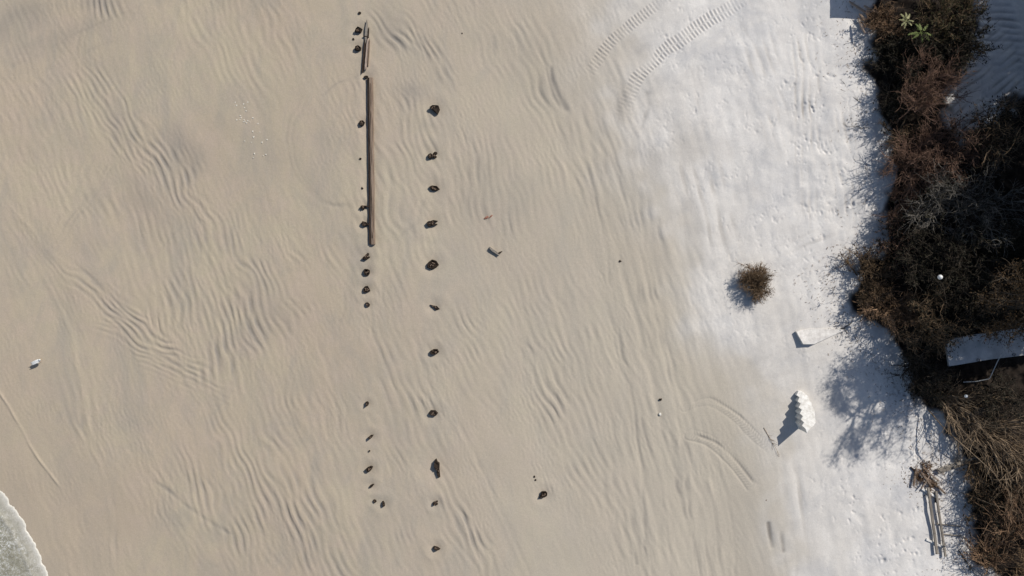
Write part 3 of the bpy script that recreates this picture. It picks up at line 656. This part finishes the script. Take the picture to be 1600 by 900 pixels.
# ------------------------------------------------------------------ rotten pilings
def stump(px, py, wd, ln, ang, h, kind, lab, group, seed):
    h *= .72
    r = np.random.default_rng(seed); g = G(px, py, h*.6)
    name = 'piling_stump' if kind != 'tip' else 'stump_tip'
    k_ = .5 if wd > 12 else .45; wx, wy = wd/PX*k_, ln/PX*k_
    def prism(n, sx_, sy_, cx, cy, h0, jag, slope=(0, 0), inner=0):
        rad = 1+r.normal(0, .17, n); a = np.arange(n)*2*np.pi/n+r.normal(0, .08, n)
        if kind == 'wedge': rad *= 1+.35*np.cos(a-.3)-.22*np.cos(3*a)
        if kind == 'slab': rad *= 1-.28*np.sin(a)*1.0
        V = []; levels = [(-.25, 1.06), (.0, 1.04), (h0*.5, .98), (h0*.82, .93)]
        jg = r.uniform(-jag, jag*.5, n)
        for z, s_ in levels:
            V += [(cx+math.cos(t)*q*sx_*s_*(1+r.normal(0, .03)), cy+math.sin(t)*q*sy_*s_*(1+r.normal(0, .03)), z) for t, q in zip(a, rad)]
        V += [(cx+math.cos(t)*q*sx_*.9, cy+math.sin(t)*q*sy_*.9, h0+j+slope[0]*math.cos(t)+slope[1]*math.sin(t)) for t, q, j in zip(a, rad, jg)]
        V += [(cx+math.cos(t)*q*sx_*.5, cy+math.sin(t)*q*sy_*.5, h0*(.86 if not inner else .86-inner)+r.uniform(-jag, jag)*.6) for t, q in zip(a, rad)]
        V += [(cx, cy, h0*(.8-inner))]
        F = []
        for k in range(5):
            for i in range(n):
                j = (i+1) % n; F.append((k*n+i, k*n+j, (k+1)*n+j, (k+1)*n+i))
        F += [(5*n+i, 5*n+(i+1) % n, 6*n) for i in range(n)]
        return V, F
    parts = []
    if kind == 'fork':
        parts = [prism(9, wx*.45, wy*.9, -wx*.5, -wy*.05, h, .03), prism(8, wx*.75, wy*.26, wx*.3, wy*.62, h*.8, .02), prism(8, wx*.6, wy*.26, wx*.35, -wy*.35, h*.8, .02)]
    elif kind == 'splinter':
        parts = [prism(9, wx*.6, wy*.7, -wx*.25, -wy*.2, h, .06), prism(7, wx*.42, wy*.4, wx*.55, wy*.35, h*.7, .05), prism(7, wx*.34, wy*.34, wx*.45, -wy*.6, h*.55, .04)]
    elif kind == 'hollow': parts = [prism(7, wx, wy, 0, 0, h, .05, inner=.45)]
    elif kind == 'slab': parts = [prism(9, wx, wy*.6, -wx*.1, wy*.4, h, .05), prism(8, wx*.62, wy*.6, wx*.2, -wy*.42, h*.7, .05)]
    elif kind == 'tip': parts = [prism(7, wx, wy, 0, 0, h, .015)]
    else: parts = [prism(6, wx, wy, 0, 0, h, .045, (r.uniform(-.05, .05), r.uniform(-.05, .05)))]
    V, F, c = [], [], 0
    for v_, f_ in parts:
        V += v_; F += [tuple(i+c for i in q) for q in f_]; c += len(v_)
    me = bpy.data.meshes.new(name); me.from_pydata(V, [], F); me.update()
    if kind == 'tip':
        o = link(name, me, M['wet_wood'])
    else:
        o = empty(name, (0, 0, 0), lab, 'post'); link('post', me, M['wet_wood'], o)
        # core of broken heartwood splinters showing in the top
        n = 9; P = []
        for k in range(n):
            x0, y0 = r.uniform(-.45, .45)*wx, r.uniform(-.4, .4)*wy
            P.append([[x0, y0, h*.3], [x0, y0, h*.8], [x0+r.uniform(-.02, .02), y0+r.uniform(-.02, .02), h*r.uniform(.9, 1.15)]])
        rr = np.array([[.03, .028, .006]]).repeat(n, 0)*min(1.3, wd/11)
        v1, f1 = tubes(np.array(P), rr, 4); link('heartwood', fast_mesh('heartwood', v1, f1), M['stump_core'], o)
    o.location = g; o.rotation_euler.z = R(ang)
    tag(o, lab, 'post', group)
LL = ['tiny dark stump tip at the very top, above the splintered beam', 'dark wedge shaped stump left of the top of the splintered beam', 'tiny stump tip between the two stumps beside the splintered beam',
      'dark slanting stump left of the middle of the splintered beam', 'small dark stump tip in the gap between the two beams', 'squarish stump beside the upper part of the long beam, alone on that stretch',
      'tiny stump tip left of the long beam, below the squarish stump', 'tiny stump tip left of the long beam, just above the splintered pair', 'splintered stump touching the lower part of the long beam',
      'dark block stump touching the long beam near its lower end', 'jagged stump just below the lower end of the long beam', 'hollow stump, second below the end of the long beam',
      'hollow stump, third below the end of the long beam', 'small broken stump, fourth and last below the end of the long beam', 'small narrow stump alone below the wide gap in the seaward row',
      'small slanting stump, second below the wide gap in the seaward row', 'tiny stump tip between the slanting stump and the hollow stump near the bottom', 'hollow stump in moist sand near the bottom of the seaward row',
      'small curved stump tip just below the hollow stump in moist sand', 'small stump at the foot of the seaward row, left of the thin one', 'thin upright sliver of a stump at the foot of the seaward row']
LR = ['large pointed stump at the top of the landward row', 'broad jagged stump, second from the top of the landward row', 'flat hollow stump, third from the top of the landward row',
      'forked stump with two prongs, fourth from the top of the landward row', 'broad hollow stump, fifth from the top of the landward row', 'thin bent stump barely above the sand, sixth in the landward row',
      'round hollow stump, seventh from the top of the landward row', 'solid black rectangular stump above the tall slab like one', 'long slab shaped stump, the largest in the landward row',
      'small split stump just below the long slab shaped one', 'small dark stump at the bottom of the landward row near the picture edge']
for i, (s_, lab) in enumerate(zip(ROWL, LL)): stump(*s_, lab, 'piling stumps of the seaward row', 700+i)
for i, (s_, lab) in enumerate(zip(ROWR, LR)): stump(*s_, lab, 'piling stumps of the landward row', 740+i)
stump(*OUTL[0], 'lone hollow stump on the open sand right of the two rows', None, 790)

# small scraps on the sand
def scrap(name, px, py, s, mat, lab, cat, seed, flat=.5, ang=0, asp=1., group=None):
    r = np.random.default_rng(seed); n = 8; a = np.arange(n)*2*np.pi/n; q = 1+r.normal(0, .18, n); g = G(px, py); k = s/PX*.5
    V = [(math.cos(t)*w_*k, math.sin(t)*w_*k*asp, -.02) for t, w_ in zip(a, q)]+[(math.cos(t)*w_*k*.85, math.sin(t)*w_*k*.85*asp, k*flat*r.uniform(.7, 1.1)) for t, w_ in zip(a, q)]+[(0, 0, k*flat*1.2)]
    F = [(i, (i+1) % n, n+(i+1) % n, n+i) for i in range(n)]+[(n+i, n+(i+1) % n, 2*n) for i in range(n)]
    me = bpy.data.meshes.new(name); me.from_pydata(V, [], F); me.update(); o = link(name, me, M[mat]); o.location = g; o.rotation_euler.z = R(ang)
    return tag(o, lab, cat, group)
scrap('wood_scrap', 760, 340, 8, 'red_wood', 'rusty red wood scrap above the splintered board, left piece of two', 'scrap', 1, .4, 20, .5)
scrap('wood_scrap', 767, 338, 7, 'red_wood', 'rusty red wood scrap above the splintered board, right piece of two', 'scrap', 2, .4, 40, .4)
scrap('pebble', 969, 408, 4, 'wet_wood', 'small dark pebble alone on the sand left of the dry bush', 'pebble', 3)
scrap('pebble', 835, 745, 3.4, 'wet_wood', 'upper of two dark pebbles near the lone hollow stump', 'pebble', 4); scrap('pebble', 837, 750, 3.4, 'wet_wood', 'lower of two dark pebbles near the lone hollow stump', 'pebble', 5)
scrap('pebble', 1032, 624, 4, 'wet_wood', 'dark pebble just above the small white shell, left of the curved tracks', 'pebble', 6)
scrap('pebble', 722, 52, 3, 'wet_wood', 'tiny dark pebble on rippled sand near the top', 'pebble', 8); scrap('pebble', 1197, 781, 3.5, 'stump_core', 'brown pebble below the end of the lower curved track', 'pebble', 9)
scrap('shell', 1031, 647, 5, 'shell', 'small white shell on the sand left of the curved tracks', 'shell', 7, .6)
r_ = random.Random(4)
for k in range(30):
    t = r_.random(); px = 375+t*35+r_.gauss(0, 9); py = 160+t*105+r_.gauss(0, 10)
    scrap('shell', px, py, r_.uniform(1.6, 3.0), 'shell', 'tiny pale shell fragment in the scatter on the upper left sand', 'shell', 20+k, .5, r_.uniform(0, 180), .6, 'pale shell fragments scattered on the upper left sand')

# ------------------------------------------------------------------ boards and beams
def board(w_, L, t, seed=0, taper=.0, jag=0., bow=0., nseg=10, cross=5):
    """board along +Y, centred, top irregular"""
    r = np.random.default_rng(seed); V = []; F = []
    ys = np.linspace(-L/2, L/2, nseg+1)
    prof = [(-.5, 0), (-.5, .85), (-.38, 1), (-.1, .96), (.12, 1.), (.38, .97), (.5, .82), (.5, 0)]
    n = len(prof)
    for i, y in enumerate(ys):
        k = 1-taper*abs(y/L*2)**3 if taper else 1
        wob = r.normal(0, .02*w_)
        for (a, b) in prof:
            V.append((a*w_*k*(1+r.normal(0, .03))+wob+bow*math.sin((y/L+.5)*math.pi), y+(r.uniform(-jag, jag) if i in (0, nseg) else 0), b*t*(1+r.normal(0, .04))))
    for i in range(nseg):
        for j in range(n):
            k = (j+1) % n; F.append((i*n+j, i*n+k, (i+1)*n+k, (i+1)*n+j))
    F.append(tuple(range(n))); F.append(tuple(nseg*n+j for j in range(n))[::-1])
    me = bpy.data.meshes.new('board'); me.from_pydata(V, [], F); me.update()
    return me
def lay(root, name, a, b, w_, t, mat, z=0., seed=0, tilt=0., **kw):
    """a board from photo point a to b; parented to root when given"""
    A, B = G(a[0], a[1], z+t), G(b[0], b[1], z+t+tilt); d = B-A; L = math.hypot(d.x, d.y)
    o = link(name, board(w_, L, t, seed, **kw), M[mat]); c = (A+B)/2
    zc = (A.z+B.z)/2+z+tilt/2
    o.location = (c.x, c.y, zc); rz = math.atan2(-d.x, d.y)
    o.rotation_euler = (math.atan2(B.z-A.z+tilt, L), 0, rz)
    if root is not None:
        o.parent = root; o.location = (c.x-root.location.x, c.y-root.location.y, zc-root.location.z)
    return o
# long beam: a weathered plank, plus a dark strip for the shadow beside it
g = G(579, 382); beam = empty('long_beam', g, 'long weathered timber beam lying straight down the sand between the stump rows', 'beam')
lay(beam, 'timber', (575.0, 121), (578.0, 381), .08, .12, 'dark_wood', 0, 1, nseg=26)  # dark strip drawn in for the shadow along the beam's left side
lay(beam, 'timber', (579.2, 121), (582.4, 382), .185, .16, 'beam_wood', 0, 2, nseg=26)
lay(beam, 'bolt_strip', (578.4, 130), (581.6, 372), .025, .168, 'dark_wood', 0, 3, nseg=20)
for (yy, k) in ((322, 0), (350, 1)):
    lay(beam, 'cleat', (571, yy), (584, yy+2), .06, .10, 'dark_wood', .02, 10+k)
g = G(571, 118); br = empty('splintered_beam', g, 'short broken beam with pale splintered wood at the top of the seaward row', 'beam')
lay(br, 'timber', (574.5, 60), (571, 106), .12, .17, 'pale_wood', 0, 4, jag=.12, taper=.3)
lay(br, 'timber', (570.5, 62), (566, 114), .10, .10, 'dark_wood', 0, 5, jag=.1, taper=.2)
lay(br, 'timber', (573, 34), (571, 66), .13, .12, 'grey_wood', 0, 6, jag=.16, taper=.75)
lay(br, 'splinter', (576, 44), (573, 80), .04, .14, 'dark_wood', 0, 7, jag=.1, taper=.6)
lay(br, 'splinter', (568, 56), (576, 58), .05, .13, 'dark_wood', 0, 8, jag=.03)
lay(br, 'splinter', (577, 62), (574.5, 100), .03, .19, 'beam_wood', 0, 9, jag=.1, taper=.6)
# splintered board standing out of the sand right of the landward row
g = G(773, 395); wb = empty('broken_board', g, 'broken grey board poking out of the sand with a dark shaded side', 'board')
lay(wb, 'plank', (765, 387), (779, 398), .13, .15, 'grey_wood', 0, 12, tilt=-.05, jag=.05, taper=.3)
lay(wb, 'splinter', (778, 396), (784, 393), .06, .12, 'dark_wood', 0, 13, jag=.03, taper=.3)

# wooden frame bottom right
g = G(1462, 820); fr = empty('wooden_frame', g, 'collapsed wooden frame of two long grey boards with cross pieces on white sand', 'frame')
lay(fr, 'rail', (1451, 762), (1465, 866), .12, .07, 'grey_wood', .16, 21, nseg=14)
lay(fr, 'rail', (1463, 768), (1478, 870), .10, .07, 'grey_wood', .14, 22, nseg=14)
for i, (a, b) in enumerate((((1441, 764), (1462, 776)), ((1448, 843), (1476, 856)))):
    o = lay(fr, 'cross_piece', a, b, .10, .08, 'white_conc', .05, 23+i)
lay(fr, 'cross_piece', (1464, 819), (1502, 823), .05, .05, 'grey_wood', .10, 26)
lay(fr, 'cross_piece', (1473, 835), (1503, 838), .05, .05, 'grey_wood', .06, 27)
lay(fr, 'foot', (1465, 768), (1464, 786), .06, .20, 'dark_wood', -.02, 28)
pl = lay(None, 'plank', (1466, 737), (1530, 716), .24, .07, 'grey_wood', .10, 30, nseg=8); tag(pl, 'short wide grey plank sticking out from under the brown scrub', 'plank')
# heap of drift debris at the head of the frame
DB = [((1424, 730), (1438, 746), .07, 'dark_wood'), ((1432, 733), (1428, 760), .10, 'stump_core'), ((1440, 738), (1456, 760), .10, 'beam_wood'), ((1446, 734), (1468, 752), .07, 'pale_wood'), ((1450, 748), (1474, 768), .09, 'beam_wood'), ((1455, 740), (1440, 764), .06, 'pale_wood'), ((1466, 760), (1478, 772), .08, 'stump_core')]
DL = ['short dark driftwood stick at the seaward end of the debris heap', 'brown driftwood piece lying upright at the left of the debris heap', 'brown driftwood board in the middle of the debris heap', 'pale driftwood stick across the top of the debris heap',
      'brown driftwood board at the right of the debris heap above the frame', 'pale driftwood stick crossing the middle of the debris heap', 'short brown driftwood piece at the lower right of the debris heap']
for i, ((a, b, ww, mt), lab) in enumerate(zip(DB, DL)):
    tag(lay(None, 'driftwood', a, b, ww, .07, mt, .03+.035*i % .12, 40+i, jag=.04, taper=.3, tilt=.05*(i % 3)), lab, 'driftwood', 'driftwood heap at the head of the wooden frame')
shrub(1446, 746, 22, .12, 'twig_orange', 'leaf_brown', 16, 7, 2, 300, (0, 0), .8, name='dead_brushwood', label='low tangle of dead brown brushwood among the driftwood above the wooden frame', cat='brushwood', seed=91, group=None, sink=.02)
# long loose branches over the lower scrub
for i, (pts, lab) in enumerate((([(1450, 640), (1478, 672), (1510, 700), (1560, 745)], 'long pale bare branch slanting down right at the edge of the lower scrub'),
                                ([(1510, 771), (1545, 786), (1580, 797), (1598, 806)], 'long pale bare branch across the scrub right of the wooden frame'),
                                ([(1498, 860), (1512, 880), (1520, 892)], 'short dark branch on the sand at the bottom edge of the scrub'))):
    g = G(*pts[0]); P = smooth(pts, 5); W = []
    for k, q in enumerate(P):
        zz = .35+1.1*math.sin(min(1, k/len(P))*2.2)*(i != 2); gg = G(q[0], q[1], zz if i != 2 else .04); W.append([gg.x-g.x, gg.y-g.y, gg.z-g.z+(zz if i != 2 else .04)])
    o = empty('fallen_branch', g, lab, 'branch'); V, F = tubes(np.array([W]), np.linspace(.028, .012, len(P))[None], 5); link('limb', fast_mesh('limb', V, F), M['twig_gold' if i != 2 else 'twig_dark'], o, True)
    r = np.random.default_rng(900+i); n = 12; W = np.array(W); k = r.integers(1, len(W), n); d = unit(W[k]-W[k-1]); P2 = wander(W[k], d+r.normal(0, .5, (n, 3))*[1, 1, .3], r.uniform(.3, .8, n), 5, .3, r)
    for q in P2:
        V, F = tubes(q[None], np.linspace(.011, .005, 5)[None], 3); link('twig', fast_mesh('twig', V, F), M['twig_gold' if i != 2 else 'twig_dark'], o, True)

# ------------------------------------------------------------------ concrete pieces
def prism_mesh(name, top, bot):
    """two loops of equal length -> closed solid"""
    n = len(top); me = bpy.data.meshes.new(name)
    F = [tuple(range(n)), tuple(range(2*n-1, n-1, -1))]+[(i, n+i, n+(i+1) % n, (i+1) % n) for i in range(n)]
    me.from_pydata([tuple(p) for p in list(top)+list(bot)], [], F); me.update(); 
    import bmesh
    b = bmesh.new(); b.from_mesh(me); bmesh.ops.recalc_face_normals(b, faces=b.faces); b.to_mesh(me); b.free()
    return me
def bevel(o, w_=.015, seg=2):
    md = o.modifiers.new('bevel', 'BEVEL'); md.width = w_; md.segments = seg; md.limit_method = 'ANGLE'
def photo_poly(pts, heights):
    """pts seen at given height above the sand -> world coordinates"""
    out = []
    for (a, b), h in zip(pts, heights):
        g = G(a, b, h); out.append((g.x, g.y, g.z+h))
    return out
# flat slab: its landward side drowned in the sand, its seaward edges lifted
top = photo_poly([(1244, 518), (1255, 538), (1272, 538), (1322, 515), (1300, 514), (1266, 513)], [.18, .30, .28, .17, .03, .02])
o_ = G(1270, 525)
top = [(a-o_.x, b-o_.y, c-o_.z) for a, b, c in top]
fs = link('concrete_slab', prism_mesh('slab', top, [(a*.97, b*.97, -.35) for a, b, c in top]), M['concrete']); fs.location = o_; bevel(fs, .012)
tag(fs, 'flat pale concrete slab half buried in white sand with a thin dark shadow edge', 'slab')
# stair flight on its side
zig = []
nst = 6
for i in range(nst+1):
    t = i/nst; ax, ay = 1244+t*9, 611+t*61
    zig.append((ax+5.5, ay)); 
    if i < nst: zig.append((ax-.5+1, ay+61/nst*.72))
zig = [(1243.5, 609)]+[(1247+i*1.75+(0 if k else -3.2)+1.5, 614.5+i*9.4+(5.2 if k else 0)) for i in range(7) for k in (1, 0)][:-1]
zz = []
for i in range(7):                                     # six nosings pointing seaward
    t = i/6
    zz.append((1247.5+t*10.5, 611+t*59)); zz.append((1243.2+t*10.5+1.2, 617.5+t*57)) if i < 6 else None
zig = zz+[(1261, 677), (1265, 671), (1267.5, 668), (1271, 666), (1275, 659), (1273, 650), (1273.5, 644), (1270, 637), (1268.5, 630), (1264, 625), (1262.5, 619), (1256.5, 614), (1252, 611)]
def sh_(p): return .16+1.05*max(0, min(1, (p[1]-612)/62))
top = photo_poly(zig, [sh_(p) for p in zig]); o_ = G(1250, 640)
top = [(a-o_.x, b-o_.y, c-o_.z) for a, b, c in top]
cx_ = sum(a for a, b, c in top)/len(top); cy_ = sum(b for a, b, c in top)/len(top)
stair = empty('concrete_stair', o_, 'white concrete stair flight lying on its side in the sand, steps towards the sea', 'stair')
body_ = link('flight', prism_mesh('flight', top, [(a, b, -.35) for a, b, c in top]), M['white_conc'], stair); bevel(body_, .012)
# walkway end
wz_ = 1.0
pts = [(1473, 537), (1485, 529), (1510, 524.5), (1560, 517), (1606, 511), (1700, 498), (1700, 540), (1602, 555), (1545, 562), (1478, 571.5)]
top = photo_poly(pts, [wz_]*len(pts)); zt = max(c for a, b, c in top); o_ = G(1540, 545)
top = [(a-o_.x, b-o_.y, zt-o_.z) for a, b, c in top]
wk = empty('concrete_walkway', o_, 'grey raised concrete walkway end coming in from the right edge through the scrub', 'walkway')
d_ = link('deck', prism_mesh('deck', top, [(a, b, zt-o_.z-.16) for a, b, c in top]), M['deck_conc'], wk); bevel(d_, .012)
for (a, b) in ((1500, 535), (1500, 562), (1540, 527), (1541, 558), (1596, 519), (1597, 551)):
    q = G(a, b, wz_); V, F = tubes(np.array([[[q.x-o_.x, q.y-o_.y, -1.], [q.x-o_.x, q.y-o_.y, 0], [q.x-o_.x, q.y-o_.y, zt-o_.z-.163]]]), np.array([[.1, .1, .1]]), 8); link('support_post', fast_mesh('support_post', V, F), M['deck_conc'], wk)
for (a, b) in ((1528, 562.5), (1584, 554)):
    q = G(a, b, wz_); V, F = tubes(np.array([[[q.x-o_.x, q.y-o_.y, zt-o_.z-.3], [q.x-o_.x, q.y-o_.y, zt-o_.z-.1], [q.x-o_.x, q.y-o_.y, zt-o_.z+.04]]]), np.array([[.07, .07, .07]]), 8); link('edge_post', fast_mesh('edge_post', V, F), M['dark_wood'], wk)
rail_pts = [(1612, 486, 1.9), (1596, 508, 1.9), (1568, 548, 1.7), (1560, 562, 1.45), (1547, 590, 1.0), (1545, 592, .95), (1525, 596, .8), (1505, 597, .7)]
W = []; g0 = G(1547, 590)
for a, b, h in rail_pts:
    q = G(a, b, h); W.append([q.x-g0.x, q.y-g0.y, q.z-g0.z+h])
V, F = tubes(np.array([W]), np.full((1, len(W)), .022), 6); rl = link('metal_rail', fast_mesh('metal_rail', V, F), M['metal'], None, True); rl.location = g0
tag(rl, 'thin bent grey metal rail hanging across the concrete walkway', 'rail')
# unseen timber deck of assumed form, added past the top edge to cast the square shadow
def box_into(V, F, x0, x1, y0, y1, z0, z1):
    c = len(V); V += [(x, y, z) for z in (z0, z1) for x, y in ((x0, y0), (x1, y0), (x1, y1), (x0, y1))]
    F += [tuple(c+i for i in f) for f in ((3, 2, 1, 0), (4, 5, 6, 7), (0, 1, 5, 4), (1, 2, 6, 5), (2, 3, 7, 6), (3, 0, 4, 7))]
def boxobj(name, bx, mat, parent):
    V, F = [], []; [box_into(V, F, *b) for b in bx]; me = bpy.data.meshes.new(name); me.from_pydata(V, [], F); me.update(); return link(name, me, M[mat], parent)
lx, ly = (1290-800)/PX, (450-36)/PX
hL = 1.9; off = hL/math.tan(R(SUN_EL))
q0 = (lx+sdir[0]*off-.05, ly+sdir[1]*off+.02); lz = float(base(q0[0]+1, q0[1]+1))
ld = empty('shadow_deck', (q0[0], q0[1], lz), 'unseen raised timber deck on posts, added beyond the top edge to cast the dark square shadow', 'shadow_caster')
hz = hL+.45-lz
boxobj('deck', [(k*.15, k*.15+.142, 0, 2.2, hz-.04, hz) for k in range(16)], 'grey_wood', ld)
for a in (.1, 2.25):
    for b in (.1, 2.1): boxobj('post', [(a-.06, a+.06, b-.06, b+.06, -.6, hz-.042)], 'grey_wood', ld)

# twig and leaf bits strewn over the white sand near the scrub
rl_ = np.random.default_rng(66); pts = []
edge_ = smooth([(1345, -20), (1340, 60), (1345, 130), (1350, 200), (1365, 260), (1365, 340), (1335, 395), (1300, 440), (1320, 500), (1370, 560), (1415, 640), (1460, 690), (1485, 740), (1490, 820), (1505, 890), (1530, 930)], 12)
while len(pts) < 1700:
    q = edge_[rl_.integers(len(edge_))]; d = abs(rl_.normal(0, 26)); pts.append((q[0]-d+8+rl_.normal(0, 5), q[1]+rl_.normal(0, 12)))
for k in range(420): pts.append((rl_.normal(1452, 26), rl_.normal(748, 16)))
PA = []
for a, b in pts:
    g = G(a, b); t = rl_.uniform(0, 6.28); L = rl_.uniform(.02, .16)*rl_.uniform(.3, 1); zz = g.z+.02
    PA.append([[g.x, g.y, zz], [g.x+L*math.cos(t)*.5, g.y+L*math.sin(t)*.5, zz+.012], [g.x+L*math.cos(t), g.y+L*math.sin(t), zz]])
V, F = tubes(np.array(PA), np.repeat(rl_.uniform(.005, .012, (len(PA), 1)), 3, 1), 3)
tag(link('twig_litter', fast_mesh('twig_litter', V, F), M['twig_brown']), kind='stuff')
for i, (a, b, ww, mt, lab) in enumerate((((1328, 2), (1352, 18), .10, 'pale_wood', 'pale driftwood stick at the very top beside the dark square shadow'), ((1344, 22), (1362, 44), .13, 'beam_wood', 'brown driftwood board leaning at the top left corner of the scrub'), ((1350, 8), (1376, 22), .09, 'pale_wood', 'pale driftwood stick, the most landward at the top of the scrub'), ((1342, 30), (1352, 52), .08, 'pale_wood', 'short pale driftwood stick lowest at the top left corner of the scrub'))):
    tag(lay(None, 'driftwood', a, b, ww, .08, mt, .12+.05*i, 60+i, jag=.05, taper=.4, tilt=.06*i), lab, 'driftwood')

# white balls in the scrub
def ball(px, py, dz, r0, lab):
    g = G(px, py, dz); n, mm = 14, 9; V = []; F = []
    for i in range(mm+1):
        t = math.pi*i/mm
        for j in range(n): V.append((r0*math.sin(t)*math.cos(2*math.pi*j/n), r0*math.sin(t)*math.sin(2*math.pi*j/n), r0*math.cos(t)*.96))
    for i in range(mm):
        for j in range(n): F.append((i*n+j, (i+1)*n+j, (i+1)*n+(j+1) % n, i*n+(j+1) % n))
    me = bpy.data.meshes.new('float'); me.from_pydata(V, [], F); me.update(); o = link('float_ball', me, M['white_plastic'], None, True); o.location = (g.x, g.y, g.z+dz); tag(o, lab, 'ball')
ball(1469, 433, 3.05, .11, 'white round ball caught in the darkest part of the scrub')
ball(1509.5, 619, 2.0, .08, 'small white ball in the golden brown scrub below the walkway')

# ------------------------------------------------------------------ gull
def loft(name, axis, mat, parent, n=12):
    V, F = [], []
    for (x, z, ry, rz_) in axis:
        for j in range(n):
            a = 2*math.pi*j/n; V.append((x, math.cos(a)*ry, z+math.sin(a)*rz_))
    for i in range(len(axis)-1):
        for j in range(n): F.append((i*n+j, i*n+(j+1) % n, (i+1)*n+(j+1) % n, (i+1)*n+j))
    F += [tuple(range(n))[::-1], tuple((len(axis)-1)*n+j for j in range(n))]
    me = bpy.data.meshes.new(name); me.from_pydata(V, [], F); me.update(); return link(name, me, M[mat], parent, True)
g = G(60, 564.5, .25); g.z += .09; gull = empty('gull', g, 'white gull standing on the wet sand near the left edge, casting a dark shadow', 'bird', rz=R(24)); gull.scale = (1.15, 1.15, 1.05)
loft('body', [(-.27, .24, .012, .006), (-.22, .245, .03, .012), (-.15, .245, .055, .04), (-.06, .24, .066, .07), (.03, .245, .070, .075), (.10, .265, .058, .065), (.135, .30, .045, .05), (.15, .335, .036, .04), (.17, .365, .036, .038), (.20, .372, .032, .032), (.225, .368, .014, .014)], 'feather', gull)
loft('beak', [(.222, .367, .010, .010), (.25, .364, .008, .009), (.275, .356, .003, .004)], 'beak', gull, 6)
for s_ in (-1, 1):
    o = loft('wing', [(-.30, .262, .006, .004), (-.2, .262, .02, .02), (-.08, .262, .028, .05), (.04, .27, .026, .055), (.1, .28, .008, .02)], 'feather', gull, 8); o.location = (0, s_*.05, 0)
    V, F = tubes(np.array([[[.0, s_*.035, .2], [.0, s_*.035, .08], [.005, s_*.035, -.08], [.05, s_*.04, -.086]]]), np.array([[.009, .007, .007, .006]]), 5); link('leg', fast_mesh('leg', V, F), M['leg'], gull)
